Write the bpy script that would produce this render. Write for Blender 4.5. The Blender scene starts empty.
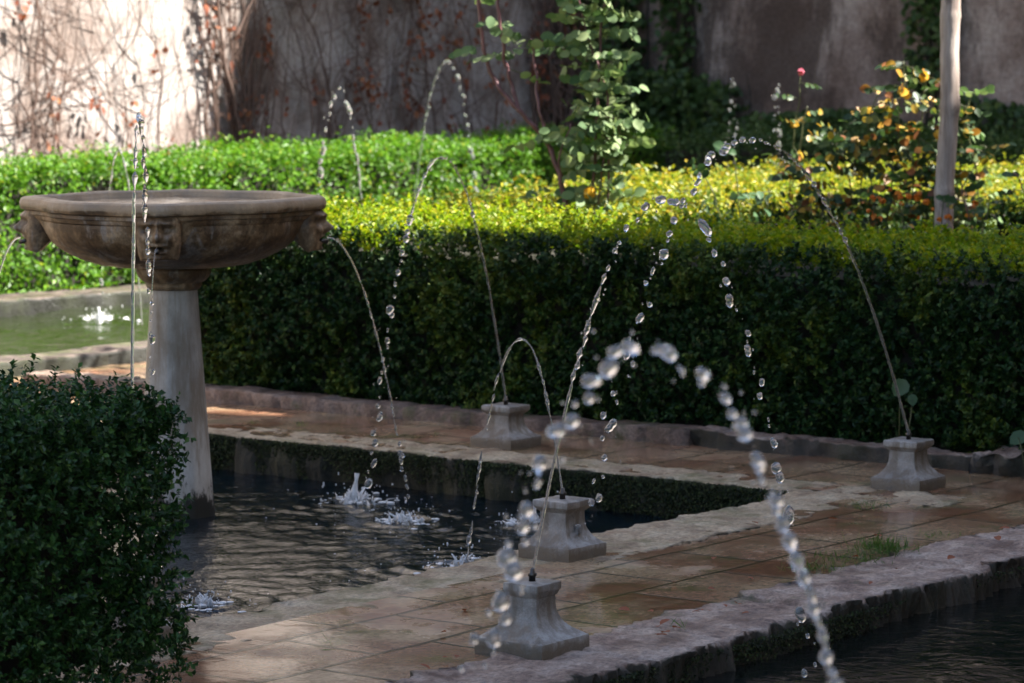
import bpy, bmesh, math, random
import numpy as np
from mathutils import Vector, Matrix, noise

random.seed(7)
rng = np.random.default_rng(11)
scene = bpy.context.scene
COL = scene.collection

# ------------------------------------------------------------------ camera
cam_data = bpy.data.cameras.new('camera')
cam = bpy.data.objects.new('camera', cam_data)
COL.objects.link(cam)
cam.location = (0, 0, 1.6)
cam.rotation_euler = (math.radians(90 - 5.44), 0, 0)
cam_data.sensor_width = 36
cam_data.lens = 115
cam_data.clip_start = 0.1
cam_data.clip_end = 2000
cam_data.dof.use_dof = True
cam_data.dof.focus_distance = 9.0
cam_data.dof.aperture_fstop = 6.6
cam_data.dof.aperture_blades = 7
scene.camera = cam

# ------------------------------------------------------------------ light
SUN_DIR = Vector((0.995, -0.08, 0)).normalized()
SUN_EL = math.radians(51)
world = bpy.data.worlds.new('World')
scene.world = world
world.use_nodes = True
wn = world.node_tree
bg = wn.nodes['Background']
sky = wn.nodes.new('ShaderNodeTexSky')
sky.sky_type = 'NISHITA'
sky.sun_disc = False
sky.sun_elevation = SUN_EL
sky.sun_rotation = math.atan2(SUN_DIR.x, SUN_DIR.y)
sky.air_density = 1.0
sky.dust_density = 1.5
sky.ozone_density = 1.0
wn.links.new(sky.outputs[0], bg.inputs[0])
bg.inputs[1].default_value = 0.07
sun_data = bpy.data.lights.new('sun', 'SUN')
sun_data.energy = 5.0
sun_data.angle = math.radians(0.5)
sun_data.color = (1.0, 0.95, 0.88)
sun = bpy.data.objects.new('sun', sun_data)
COL.objects.link(sun)
sv = SUN_DIR * math.cos(SUN_EL) + Vector((0, 0, math.sin(SUN_EL)))
sun.rotation_euler = (-sv).to_track_quat('-Z', 'Y').to_euler()
sun.location = (8, 0, 14)

scene.view_settings.view_transform = 'Standard'
scene.view_settings.look = 'None'
scene.view_settings.exposure = 2.2
scene.view_settings.gamma = 1.0
scene.cycles.use_denoising = True
scene.cycles.max_bounces = 10
scene.cycles.transmission_bounces = 8
scene.cycles.transparent_max_bounces = 8
scene.cycles.diffuse_bounces = 3
scene.cycles.sample_clamp_indirect = 4.0
scene.cycles.caustics_reflective = False
scene.cycles.caustics_refractive = False

# The courtyard runs along two axes: s (right and away) and w (left and away).
ROT = math.atan2(0.8, 0.6)


def W(s, w, z=0.0):
    return Vector((.6 * s - .8 * w, .8 * s + .6 * w, z))


# ------------------------------------------------------------------ helpers
def make_mesh(name, verts, faces, smooth=True):
    me = bpy.data.meshes.new(name)
    me.from_pydata([tuple(v) for v in verts], [], faces)
    me.update()
    bm = bmesh.new()
    bm.from_mesh(me)
    bmesh.ops.recalc_face_normals(bm, faces=bm.faces)
    bm.to_mesh(me)
    bm.free()
    if smooth:
        me.polygons.foreach_set('use_smooth', [True] * len(me.polygons))
    return me


def fast_mesh(name, verts, tris, smooth=False):
    """verts (n,3), polygons (m,k) as numpy arrays."""
    me = bpy.data.meshes.new(name)
    n, (m, k) = len(verts), tris.shape
    me.vertices.add(n)
    me.vertices.foreach_set('co', np.ascontiguousarray(verts, dtype=np.float32).ravel())
    me.loops.add(m * k)
    me.loops.foreach_set('vertex_index', tris.astype(np.int32).ravel())
    me.polygons.add(m)
    me.polygons.foreach_set('loop_start', np.arange(0, m * k, k, dtype=np.int32))
    me.polygons.foreach_set('loop_total', np.full(m, k, dtype=np.int32))
    me.polygons.foreach_set('use_smooth', np.full(m, smooth))
    me.update(calc_edges=True)
    return me


def link(name, me, mat=None, parent=None, rot=False, loc=(0, 0, 0)):
    o = bpy.data.objects.new(name, me)
    if mat and me and not me.materials:
        me.materials.append(mat)
    o.location = loc
    if rot:
        o.rotation_euler = (0, 0, ROT)
    if parent:
        o.parent = parent
    COL.objects.link(o)
    return o


def tag(o, label, cat, group=None, kind=None):
    o['label'] = label
    o['category'] = cat
    if group:
        o['group'] = group
    if kind:
        o['kind'] = kind
    return o


def structure(o, label=None):
    o['kind'] = 'structure'
    if label:
        o['label'] = label
    return o


def thing(name, label, cat, loc=(0, 0, 0), rotz=0.0, group=None):
    o = bpy.data.objects.new(name, None)
    o.empty_display_size = .1
    o.location = loc
    o.rotation_euler = (0, 0, rotz)
    COL.objects.link(o)
    return tag(o, label, cat, group)


def join(parts):
    """[(verts, faces)] -> one (verts, faces)."""
    V, F = [], []
    for v, f in parts:
        k = len(V)
        V += list(v)
        F += [tuple(i + k for i in q) for q in f]
    return V, F


def box(x0, x1, y0, y1, z0, z1):
    v = [(x0, y0, z0), (x1, y0, z0), (x1, y1, z0), (x0, y1, z0), (x0, y0, z1), (x1, y0, z1), (x1, y1, z1), (x0, y1, z1)]
    f = [(0, 3, 2, 1), (4, 5, 6, 7), (0, 1, 5, 4), (1, 2, 6, 5), (2, 3, 7, 6), (3, 0, 4, 7)]
    return v, f


def tube(pts, radii, sides=6, cap=True):
    pts = [Vector(p) for p in pts]
    V, F = [], []
    n = len(pts)
    ref = Vector((.31, .17, .93)).normalized()
    for i, p in enumerate(pts):
        t = (pts[min(i + 1, n - 1)] - pts[max(i - 1, 0)])
        t = t.normalized() if t.length > 1e-9 else Vector((0, 0, 1))
        a = t.cross(ref)
        a = a.normalized() if a.length > 1e-4 else t.orthogonal().normalized()
        b = t.cross(a)
        for k in range(sides):
            th = 2 * math.pi * k / sides
            V.append(p + (a * math.cos(th) + b * math.sin(th)) * radii[i])
    for i in range(n - 1):
        for k in range(sides):
            k2 = (k + 1) % sides
            F.append((i * sides + k, i * sides + k2, (i + 1) * sides + k2, (i + 1) * sides + k))
    if cap:
        F.append(tuple(range(sides - 1, -1, -1)))
        F.append(tuple((n - 1) * sides + k for k in range(sides)))
    return V, F


def lathe(profile, seg=64, rmod=None):
    V, F = [], []
    for i, (r, z) in enumerate(profile):
        for k in range(seg):
            th = 2 * math.pi * k / seg
            rr = rmod(r, z, th, i) if rmod else r
            V.append((rr * math.cos(th), rr * math.sin(th), z))
    n = len(profile)
    for i in range(n - 1):
        for k in range(seg):
            k2 = (k + 1) % seg
            F.append((i * seg + k, i * seg + k2, (i + 1) * seg + k2, (i + 1) * seg + k))
    F.append(tuple(range(seg - 1, -1, -1)))
    F.append(tuple((n - 1) * seg + k for k in range(seg)))
    return V, F


def nz(x, y, z=0.0):
    return noise.noise(Vector((x, y, z)))


def unit(a):
    return a / np.maximum(np.linalg.norm(a, axis=1, keepdims=True), 1e-9)


def vnoise(P, scale, seed=0.0):
    """cheap smooth numpy noise in about [-1, 1]."""
    out = np.zeros(len(P))
    r = np.random.default_rng(int(seed * 10) + 5)
    for k in range(7):
        d = r.normal(size=3)
        d /= np.linalg.norm(d)
        out += np.sin((P @ d) * scale * r.uniform(.6, 1.9) + r.uniform(0, 6.28))
    return out / 3.2


# ------------------------------------------------------------------ materials
def new_mat(name):
    m = bpy.data.materials.new(name)
    m.use_nodes = True
    nt = m.node_tree
    return m, nt, nt.nodes['Principled BSDF']


def N(nt, kind, **kw):
    n = nt.nodes.new(kind)
    for k, v in kw.items():
        if k in n.inputs:
            n.inputs[k].default_value = v
        else:
            setattr(n, k, v)
    return n


def ramp(nt, fac, stops):
    r = nt.nodes.new('ShaderNodeValToRGB')
    e = r.color_ramp.elements
    while len(e) < len(stops):
        e.new(0.5)
    for i, (p, c) in enumerate(stops):
        e[i].position = p
        e[i].color = (c[0], c[1], c[2], 1) if not isinstance(c, (int, float)) else (c, c, c, 1)
    nt.links.new(fac, r.inputs[0])
    return r.outputs[0]


def mix(nt, fac, a, b, mode='MIX'):
    m = nt.nodes.new('ShaderNodeMix')
    m.data_type = 'RGBA'
    m.blend_type = mode
    for sock, v in ((m.inputs[0], fac), (m.inputs[6], a), (m.inputs[7], b)):
        if isinstance(v, (int, float)):
            sock.default_value = v
        elif isinstance(v, (tuple, list)):
            sock.default_value = (*v, 1) if len(v) == 3 else v
        else:
            nt.links.new(v, sock)
    return m.outputs[2]


def objco(nt, scale=(1, 1, 1), loc=(0, 0, 0)):
    t = nt.nodes.new('ShaderNodeTexCoord')
    mp = nt.nodes.new('ShaderNodeMapping')
    mp.inputs['Scale'].default_value = scale
    mp.inputs['Location'].default_value = loc
    nt.links.new(t.outputs['Object'], mp.inputs[0])
    return mp.outputs[0]


def noise_tex(nt, co, scale, detail=6, rough=.6, dist=0.0):
    n = N(nt, 'ShaderNodeTexNoise', Scale=scale, Detail=detail, Roughness=rough, Distortion=dist)
    nt.links.new(co, n.inputs['Vector'])
    return n.outputs['Fac']


def bump(nt, bsdf, h, strength=.4, dist=.01):
    b = N(nt, 'ShaderNodeBump', Strength=strength, Distance=dist)
    nt.links.new(h, b.inputs['Height'])
    nt.links.new(b.outputs[0], bsdf.inputs['Normal'])
    return b


def leaf_material(name, stops, trans=.35, rough=.45, patch=None, patch_scale=1.5, patch_pos=(.45, .62), spec=.4):
    """colour varies leaf by leaf (random per island) and over patches of new growth."""
    m, nt, b = new_mat(name)
    g = nt.nodes.new('ShaderNodeNewGeometry')
    c = ramp(nt, g.outputs['Random Per Island'], stops)
    if patch:
        f = noise_tex(nt, objco(nt), patch_scale, 4, .65)
        fr = ramp(nt, f, [(patch_pos[0], 0.0), (patch_pos[1], 1.0)])
        c2 = ramp(nt, g.outputs['Random Per Island'], patch)
        c = mix(nt, fr, c, c2)
    nt.links.new(c, b.inputs['Base Color'])
    b.inputs['Roughness'].default_value = rough
    b.inputs['Specular IOR Level'].default_value = spec
    t = nt.nodes.new('ShaderNodeBsdfTranslucent')
    nt.links.new(mix(nt, .5, c, (.9, 1.0, .35), 'MULTIPLY'), t.inputs[0])
    ms = nt.nodes.new('ShaderNodeMixShader')
    ms.inputs[0].default_value = trans
    nt.links.new(b.outputs[0], ms.inputs[1])
    nt.links.new(t.outputs[0], ms.inputs[2])
    nt.links.new(ms.outputs[0], nt.nodes['Material Output'].inputs[0])
    return m


def simple(name, col, rough=.6, var=.25, scale=20, metallic=0.0, bump_s=.2, bump_d=.004, col2=None):
    m, nt, b = new_mat(name)
    co = objco(nt)
    f = noise_tex(nt, co, scale)
    c2 = col2 or tuple(x * (1 - var) for x in col)
    nt.links.new(ramp(nt, f, [(.3, c2), (.7, col)]), b.inputs['Base Color'])
    b.inputs['Roughness'].default_value = rough
    b.inputs['Metallic'].default_value = metallic
    if bump_s:
        bump(nt, b, f, bump_s, bump_d)
    return m


# terracotta tiles: wet in patches, with mortar joints
def tile_material():
    m, nt, b = new_mat('wet_terracotta_tiles')
    co = objco(nt)
    d = noise_tex(nt, co, 5, 3)
    wob = N(nt, 'ShaderNodeVectorMath', operation='MULTIPLY_ADD')
    nt.links.new(d, wob.inputs[0])
    wob.inputs[1].default_value = (.02, .02, 0)
    nt.links.new(co, wob.inputs[2])
    br = N(nt, 'ShaderNodeTexBrick', Scale=1.0)
    br.offset = .5
    br.inputs['Brick Width'].default_value = .46
    br.inputs['Row Height'].default_value = .31
    br.inputs['Mortar Size'].default_value = .009
    br.inputs['Mortar Smooth'].default_value = .3
    br.inputs['Bias'].default_value = 0
    br.inputs['Color1'].default_value = (.25, .25, .25, 1)
    br.inputs['Color2'].default_value = (.75, .75, .75, 1)
    br.inputs['Mortar'].default_value = (.5, .5, .5, 1)
    nt.links.new(wob.outputs[0], br.inputs['Vector'])
    tile_c = ramp(nt, br.outputs['Color'], [(.2, (.20, .088, .048)), (.5, (.29, .15, .085)), (.8, (.37, .225, .14))])
    big = noise_tex(nt, co, 2.6, 7, .65)
    tile_c = mix(nt, ramp(nt, big, [(.44, 0.0), (.6, .75)]), tile_c, (.52, .38, .23))
    fine = noise_tex(nt, co, 55, 5, .7)
    tile_c = mix(nt, .55, tile_c, ramp(nt, fine, [(.38, .35), (.6, 1.0)]), 'MULTIPLY')
    moss = noise_tex(nt, objco(nt, (1, 1, 1), (4, 2, 0)), 3.4, 8, .72)
    tile_c = mix(nt, ramp(nt, moss, [(.53, 0.0), (.64, .75)]), tile_c, (.09, .095, .03))
    col = mix(nt, ramp(nt, br.outputs['Fac'], [(.2, 0.0), (.7, .9)]), tile_c, (.055, .045, .022))
    nt.links.new(col, b.inputs['Base Color'])
    wet = noise_tex(nt, objco(nt, (1, 1, 1), (9, 1, 3)), 2.2, 5, .6)
    r = ramp(nt, wet, [(.46, .045), (.54, .16), (.64, .5)])
    r2 = mix(nt, .35, r, fine, 'OVERLAY')
    nt.links.new(r2, b.inputs['Roughness'])
    h = mix(nt, .75, fine, ramp(nt, br.outputs['Fac'], [(0, 1.0), (1, 0.0)]))
    h = mix(nt, .5, h, noise_tex(nt, co, 9, 4))
    bump(nt, b, h, .45, .006)
    return m


def stone_material(name, stops, moss_col=(.07, .085, .025), moss=(.56, .74), side_moss=True, rough=(.35, .85), scale=7.0, grit=.75, grime=False, bump_s=.9, side_dark=(.012, .013, .008)):
    m, nt, b = new_mat(name)
    co = objco(nt)
    f = noise_tex(nt, co, scale, 8, .68)
    c = ramp(nt, f, stops)
    fine = noise_tex(nt, co, 70, 6, .75)
    c = mix(nt, grit, c, ramp(nt, fine, [(.38, .3), (.6, 1.0)]), 'MULTIPLY')
    mo = noise_tex(nt, objco(nt, (1, 1, 1), (3, 7, 1)), 4.5, 9, .75)
    mf = ramp(nt, mo, [(moss[0], 0.0), (moss[1], .85)])
    c = mix(nt, mf, c, moss_col)
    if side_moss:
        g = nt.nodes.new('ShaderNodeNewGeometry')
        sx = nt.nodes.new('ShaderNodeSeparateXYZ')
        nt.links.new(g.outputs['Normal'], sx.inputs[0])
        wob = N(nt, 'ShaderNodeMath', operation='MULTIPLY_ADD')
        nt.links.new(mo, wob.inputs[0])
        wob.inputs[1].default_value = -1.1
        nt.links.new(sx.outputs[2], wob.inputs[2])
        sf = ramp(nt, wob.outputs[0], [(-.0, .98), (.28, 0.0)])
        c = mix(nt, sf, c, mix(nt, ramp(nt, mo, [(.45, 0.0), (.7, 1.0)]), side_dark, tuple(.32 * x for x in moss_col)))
    if grime:
        sz = nt.nodes.new('ShaderNodeSeparateXYZ')
        nt.links.new(co, sz.inputs[0])
        gm = N(nt, 'ShaderNodeMath', operation='MULTIPLY_ADD')
        nt.links.new(noise_tex(nt, co, 26, 6, .7), gm.inputs[0])
        gm.inputs[1].default_value = -.05
        nt.links.new(sz.outputs[2], gm.inputs[2])
        c = mix(nt, ramp(nt, gm.outputs[0], [(.0, .8), (.022, 0.0)]), c, (.10, .07, .04))
        st = noise_tex(nt, objco(nt, (30, 30, 3)), 1, 5, .6)
        c = mix(nt, ramp(nt, st, [(.46, 0.0), (.58, .7)]), c, (.15, .115, .08))
    nt.links.new(c, b.inputs['Base Color'])
    wet = noise_tex(nt, objco(nt, (1, 1, 1), (1, 5, 3)), 3.0, 5, .6)
    nt.links.new(ramp(nt, wet, [(.38, rough[0]), (.65, rough[1])]), b.inputs['Roughness'])
    bump(nt, b, mix(nt, .5, f, fine), bump_s, .02)
    return m


def water_material(name, col, scale=22, strength=.25):
    m, nt, b = new_mat(name)
    co = objco(nt)
    b.inputs['Base Color'].default_value = (*col, 1)
    b.inputs['Roughness'].default_value = .04
    b.inputs['IOR'].default_value = 1.333
    f = noise_tex(nt, co, scale, 4, .55, .6)
    bump(nt, b, f, strength, .02)
    return m


def glass_water(name, rough=0.0, white=0.0):
    m, nt, b = new_mat(name)
    b.inputs['Base Color'].default_value = (1, 1, 1, 1)
    b.inputs['Roughness'].default_value = rough
    b.inputs['IOR'].default_value = 1.333
    b.inputs['Transmission Weight'].default_value = 1.0 - white
    return m


def wall_material(name, stops, stain, stain_pos=(.5, .7), streak=True):
    m, nt, b = new_mat(name)
    co = objco(nt)
    f = noise_tex(nt, co, 1.6, 9, .68)
    c = ramp(nt, f, stops)
    s = noise_tex(nt, objco(nt, (1.5, 1.5, .7) if streak else (1.4, 1.4, 1.1)), 1.0, 8, .7, .5)
    c = mix(nt, ramp(nt, s, [(stain_pos[0], 0.0), (stain_pos[1], .85)]), c, stain)
    fine = noise_tex(nt, co, 30, 7, .75)
    c = mix(nt, .7, c, ramp(nt, fine, [(.36, .45), (.58, 1.0)]), 'MULTIPLY')
    nt.links.new(c, b.inputs['Base Color'])
    b.inputs['Roughness'].default_value = .9
    bump(nt, b, mix(nt, .4, fine, f), .6, .03)
    return m


def bark_material():
    m, nt, b = new_mat('pale_smooth_bark')
    co = objco(nt)
    f = noise_tex(nt, objco(nt, (22, 22, 2.2)), 1, 7, .7, .4)
    c = ramp(nt, f, [(.38, (.20, .15, .125)), (.5, (.36, .29, .25)), (.62, (.48, .41, .36))])
    k = noise_tex(nt, objco(nt, (9, 9, 7)), 1, 5, .6)
    c = mix(nt, ramp(nt, k, [(.58, 0.0), (.66, .7)]), c, (.14, .10, .085))
    nt.links.new(c, b.inputs['Base Color'])
    b.inputs['Roughness'].default_value = .75
    bump(nt, b, f, .6, .012)
    return m


M = {}
M['tile'] = tile_material()
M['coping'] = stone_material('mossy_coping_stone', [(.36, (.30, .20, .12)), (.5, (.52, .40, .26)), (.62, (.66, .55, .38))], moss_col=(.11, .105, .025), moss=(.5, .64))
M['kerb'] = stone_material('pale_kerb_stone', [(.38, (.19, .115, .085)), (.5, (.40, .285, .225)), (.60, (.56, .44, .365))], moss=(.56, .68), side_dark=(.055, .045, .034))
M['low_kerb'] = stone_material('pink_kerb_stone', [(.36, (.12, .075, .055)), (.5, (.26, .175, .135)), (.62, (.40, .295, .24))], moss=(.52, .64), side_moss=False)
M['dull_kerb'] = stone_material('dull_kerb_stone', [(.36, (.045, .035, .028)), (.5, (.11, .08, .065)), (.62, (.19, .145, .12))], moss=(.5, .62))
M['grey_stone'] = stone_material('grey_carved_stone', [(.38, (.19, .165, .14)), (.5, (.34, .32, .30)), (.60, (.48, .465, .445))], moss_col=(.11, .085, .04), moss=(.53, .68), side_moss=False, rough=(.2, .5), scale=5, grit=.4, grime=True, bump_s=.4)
M['soil'] = simple('dark_soil', (.075, .05, .032), .95, .5, 14, bump_s=.8, bump_d=.03)
M['pool_floor'] = simple('pool_floor', (.05, .06, .045), .8)
M['water_dark'] = water_material('dark_pool_water', (.003, .008, .013), 44, .17)
M['water_canal'] = water_material('dark_canal_water', (.008, .01, .009), 16, .18)
M['water_green'] = water_material('green_canal_water', (.012, .018, .004), 14, .6)
M['drop'] = glass_water('falling_water', 0.0, .12)
M['foam'] = glass_water('white_splash_water', .2, .7)
M['metal'] = simple('dark_bronze_nozzle', (.12, .11, .10), .35, .3, 60, 1.0)
M['wood'] = simple('hedge_twigs', (.03, .026, .018), .95, .4, 30)
M['dry_twig'] = simple('dry_vine_stem', (.16, .10, .075), .9, .5, 25)
M['cane'] = simple('purple_rose_cane', (.20, .085, .09), .5, .5, 30)
M['green_stem'] = simple('green_rose_stem', (.09, .10, .035), .5, .4, 30)
M['bark'] = bark_material()
M['wall_pale'] = wall_material('pale_stucco', [(.40, (.25, .195, .165)), (.47, (.41, .36, .325)), (.56, (.49, .445, .415))], (.25, .185, .155), (.54, .62), False)
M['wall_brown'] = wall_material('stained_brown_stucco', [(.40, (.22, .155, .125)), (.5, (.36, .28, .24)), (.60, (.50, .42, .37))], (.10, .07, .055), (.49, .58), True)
M['shade_block_wall'] = wall_material('shade_block_stucco', [(.3, (.45, .36, .27)), (.6, (.55, .46, .36))], (.3, .24, .18), (.6, .8), True)
M['roof'] = simple('clay_roof', (.28, .13, .08), .8)
M['shutter'] = simple('brown_shutter', (.09, .05, .03), .6)
M['near_leaf'] = leaf_material('near_hedge_leaf', [(0, (.010, .034, .010)), (.5, (.020, .064, .014)), (.85, (.038, .10, .020)), (1, (.085, .16, .03))], .2, .42, spec=.3)
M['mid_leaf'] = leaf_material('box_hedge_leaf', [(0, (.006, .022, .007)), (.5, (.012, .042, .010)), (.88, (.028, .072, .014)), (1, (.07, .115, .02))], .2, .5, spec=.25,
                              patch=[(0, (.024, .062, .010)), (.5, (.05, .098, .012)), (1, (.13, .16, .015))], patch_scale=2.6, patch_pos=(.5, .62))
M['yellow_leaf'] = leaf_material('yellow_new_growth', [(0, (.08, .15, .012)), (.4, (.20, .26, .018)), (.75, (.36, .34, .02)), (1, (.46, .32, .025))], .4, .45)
M['top_leaf'] = leaf_material('sunlit_hedge_top_leaf', [(0, (.09, .17, .008)), (.45, (.22, .33, .010)), (.85, (.36, .40, .012)), (1, (.46, .40, .015))], .5, .5)  # leaf colour brightened to stand in for sun on the hedge top
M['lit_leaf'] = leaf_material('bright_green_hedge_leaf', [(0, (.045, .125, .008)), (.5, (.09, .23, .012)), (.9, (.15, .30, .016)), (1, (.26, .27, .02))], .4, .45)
M['far_leaf'] = leaf_material('far_hedge_leaf', [(0, (.025, .06, .015)), (.6, (.05, .105, .024)), (1, (.09, .14, .03))], .3, .5)
M['rose_leaf'] = leaf_material('rose_leaf', [(0, (.07, .13, .05)), (.5, (.16, .24, .10)), (1, (.30, .36, .17))], .35, .6, spec=.25)
M['autumn_leaf'] = leaf_material('turning_rose_leaf', [(0, (.02, .045, .018)), (.62, (.06, .11, .035)), (.72, (.17, .18, .03)), (.84, (.45, .27, .03)), (.94, (.30, .11, .03)), (1, (.14, .06, .03))], .35, .45)
M['red_leaf'] = leaf_material('dry_red_leaf', [(0, (.14, .05, .03)), (.5, (.28, .085, .04)), (1, (.38, .17, .08))], .3, .7)
M['orange_petal'] = leaf_material('orange_petal', [(0, (.55, .14, .02)), (1, (.75, .28, .03))], .3, .6)
M['yellow_petal'] = leaf_material('yellow_petal', [(0, (.70, .38, .03)), (1, (.82, .55, .08))], .3, .6)
M['pale_petal'] = leaf_material('faded_petal', [(0, (.50, .36, .24)), (1, (.68, .50, .36))], .3, .6)
M['pink_petal'] = leaf_material('pink_petal', [(0, (.55, .10, .16)), (1, (.68, .2, .26))], .3, .6)
M['weed_leaf'] = leaf_material('weed_leaf', [(0, (.035, .08, .03)), (1, (.07, .13, .05))], .25, .4)
M['moss'] = leaf_material('wet_moss', [(0, (.012, .016, .006)), (.6, (.025, .035, .010)), (1, (.06, .08, .02))], .15, .7)
M['grass'] = leaf_material('grass_blade', [(0, (.04, .10, .015)), (1, (.10, .19, .03))], .35, .5)


def fountain_material():
    m, nt, b = new_mat('weathered_fountain_stone')
    co = objco(nt)
    f = noise_tex(nt, co, 7, 9, .7)
    c = ramp(nt, f, [(.40, (.09, .048, .02)), (.5, (.26, .16, .08)), (.60, (.48, .34, .20))])
    s = noise_tex(nt, objco(nt, (9, 9, .9)), 1, 7, .7, .6)
    c = mix(nt, ramp(nt, s, [(.44, 0.0), (.58, .7)]), c, (.075, .04, .018))
    s2 = noise_tex(nt, objco(nt, (14, 14, 1.2), (3, 1, 0)), 1, 6, .7, .4)
    c = mix(nt, ramp(nt, s2, [(.54, 0.0), (.62, .7)]), c, (.36, .32, .28))
    fine = noise_tex(nt, co, 60, 6, .7)
    c = mix(nt, .7, c, ramp(nt, fine, [(.38, .4), (.6, 1.0)]), 'MULTIPLY')
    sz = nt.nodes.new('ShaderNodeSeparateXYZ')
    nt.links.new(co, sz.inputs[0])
    rim_light = N(nt, 'ShaderNodeMath', operation='MULTIPLY_ADD')
    nt.links.new(f, rim_light.inputs[0])
    rim_light.inputs[1].default_value = .04
    nt.links.new(sz.outputs[2], rim_light.inputs[2])
    c = mix(nt, ramp(nt, rim_light.outputs[0], [(.996, 0.0), (1.0, .6)]), c, (.42, .31, .20))  # paler band paints in the light on the lip of the bowl
    nt.links.new(c, b.inputs['Base Color'])
    nt.links.new(ramp(nt, s, [(.4, .6), (.62, .28)]), b.inputs['Roughness'])
    bump(nt, b, mix(nt, .5, f, fine), .5, .012)
    return m


def shaft_material():
    m, nt, b = new_mat('pale_column_stone')
    co = objco(nt)
    f = noise_tex(nt, objco(nt, (1, 1, .45)), 6, 9, .7)
    c = ramp(nt, f, [(.36, (.28, .235, .18)), (.5, (.45, .405, .35)), (.62, (.58, .54, .485))])
    s = noise_tex(nt, objco(nt, (8, 8, .6)), 1, 7, .7, .5)
    c = mix(nt, ramp(nt, s, [(.5, 0.0), (.6, .65)]), c, (.22, .15, .09))
    # algae line near the water: a stain with a ragged edge
    tc = nt.nodes.new('ShaderNodeSeparateXYZ')
    nt.links.new(co, tc.inputs[0])
    w = noise_tex(nt, objco(nt, (22, 22, 6)), 1, 7, .75)
    a = N(nt, 'ShaderNodeMath', operation='MULTIPLY_ADD')
    nt.links.new(w, a.inputs[0])
    a.inputs[1].default_value = -.34
    up = N(nt, 'ShaderNodeMath', operation='ADD')
    nt.links.new(tc.outputs[2], up.inputs[0])
    up.inputs[1].default_value = .235
    nt.links.new(up.outputs[0], a.inputs[2])
    c = mix(nt, ramp(nt, a.outputs[0], [(.0, 1.0), (.015, 0.0)]), c, (.022, .02, .014))
    nt.links.new(c, b.inputs['Base Color'])
    b.inputs['Roughness'].default_value = .55
    bump(nt, b, f, .3, .008)
    return m


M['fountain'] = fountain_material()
M['shaft'] = shaft_material()

# ------------------------------------------------------------------ ground, paths, water
g = link('ground', make_mesh('ground', [(-900, -900, -.62), (900, -900, -.62), (900, 900, -.62), (-900, 900, -.62)], [(0, 1, 2, 3)]), M['soil'])
structure(g)


def slab(name, s0, s1, w0, w1, z1, mat, z0=-.61):
    v, f = box(s0, s1, w0, w1, z0, z1)
    return structure(link(name, make_mesh(name, v, f, False), mat, rot=True))


def tiled_path(name, s0, s1, w0, w1, step=.06):
    """a walk with slightly uneven tiles, a solid down to the ground."""
    ns, nw = max(2, int((s1 - s0) / step)), max(2, int((w1 - w0) / step))
    S, Wd = np.meshgrid(np.linspace(s0, s1, ns), np.linspace(w0, w1, nw), indexing='ij')
    P = np.stack([S.ravel(), Wd.ravel(), np.zeros(S.size)], 1)
    P[:, 2] = .004 * vnoise(P, 3.0, 2) + .002 * vnoise(P, 11, 3)
    i, j = np.meshgrid(np.arange(ns - 1), np.arange(nw - 1), indexing='ij')
    a = (i * nw + j).ravel()
    F = np.stack([a, a + nw, a + nw + 1, a + 1], 1)
    o = link(name, fast_mesh(name, P, F, True), M['tile'], rot=True)
    return structure(o)


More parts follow.
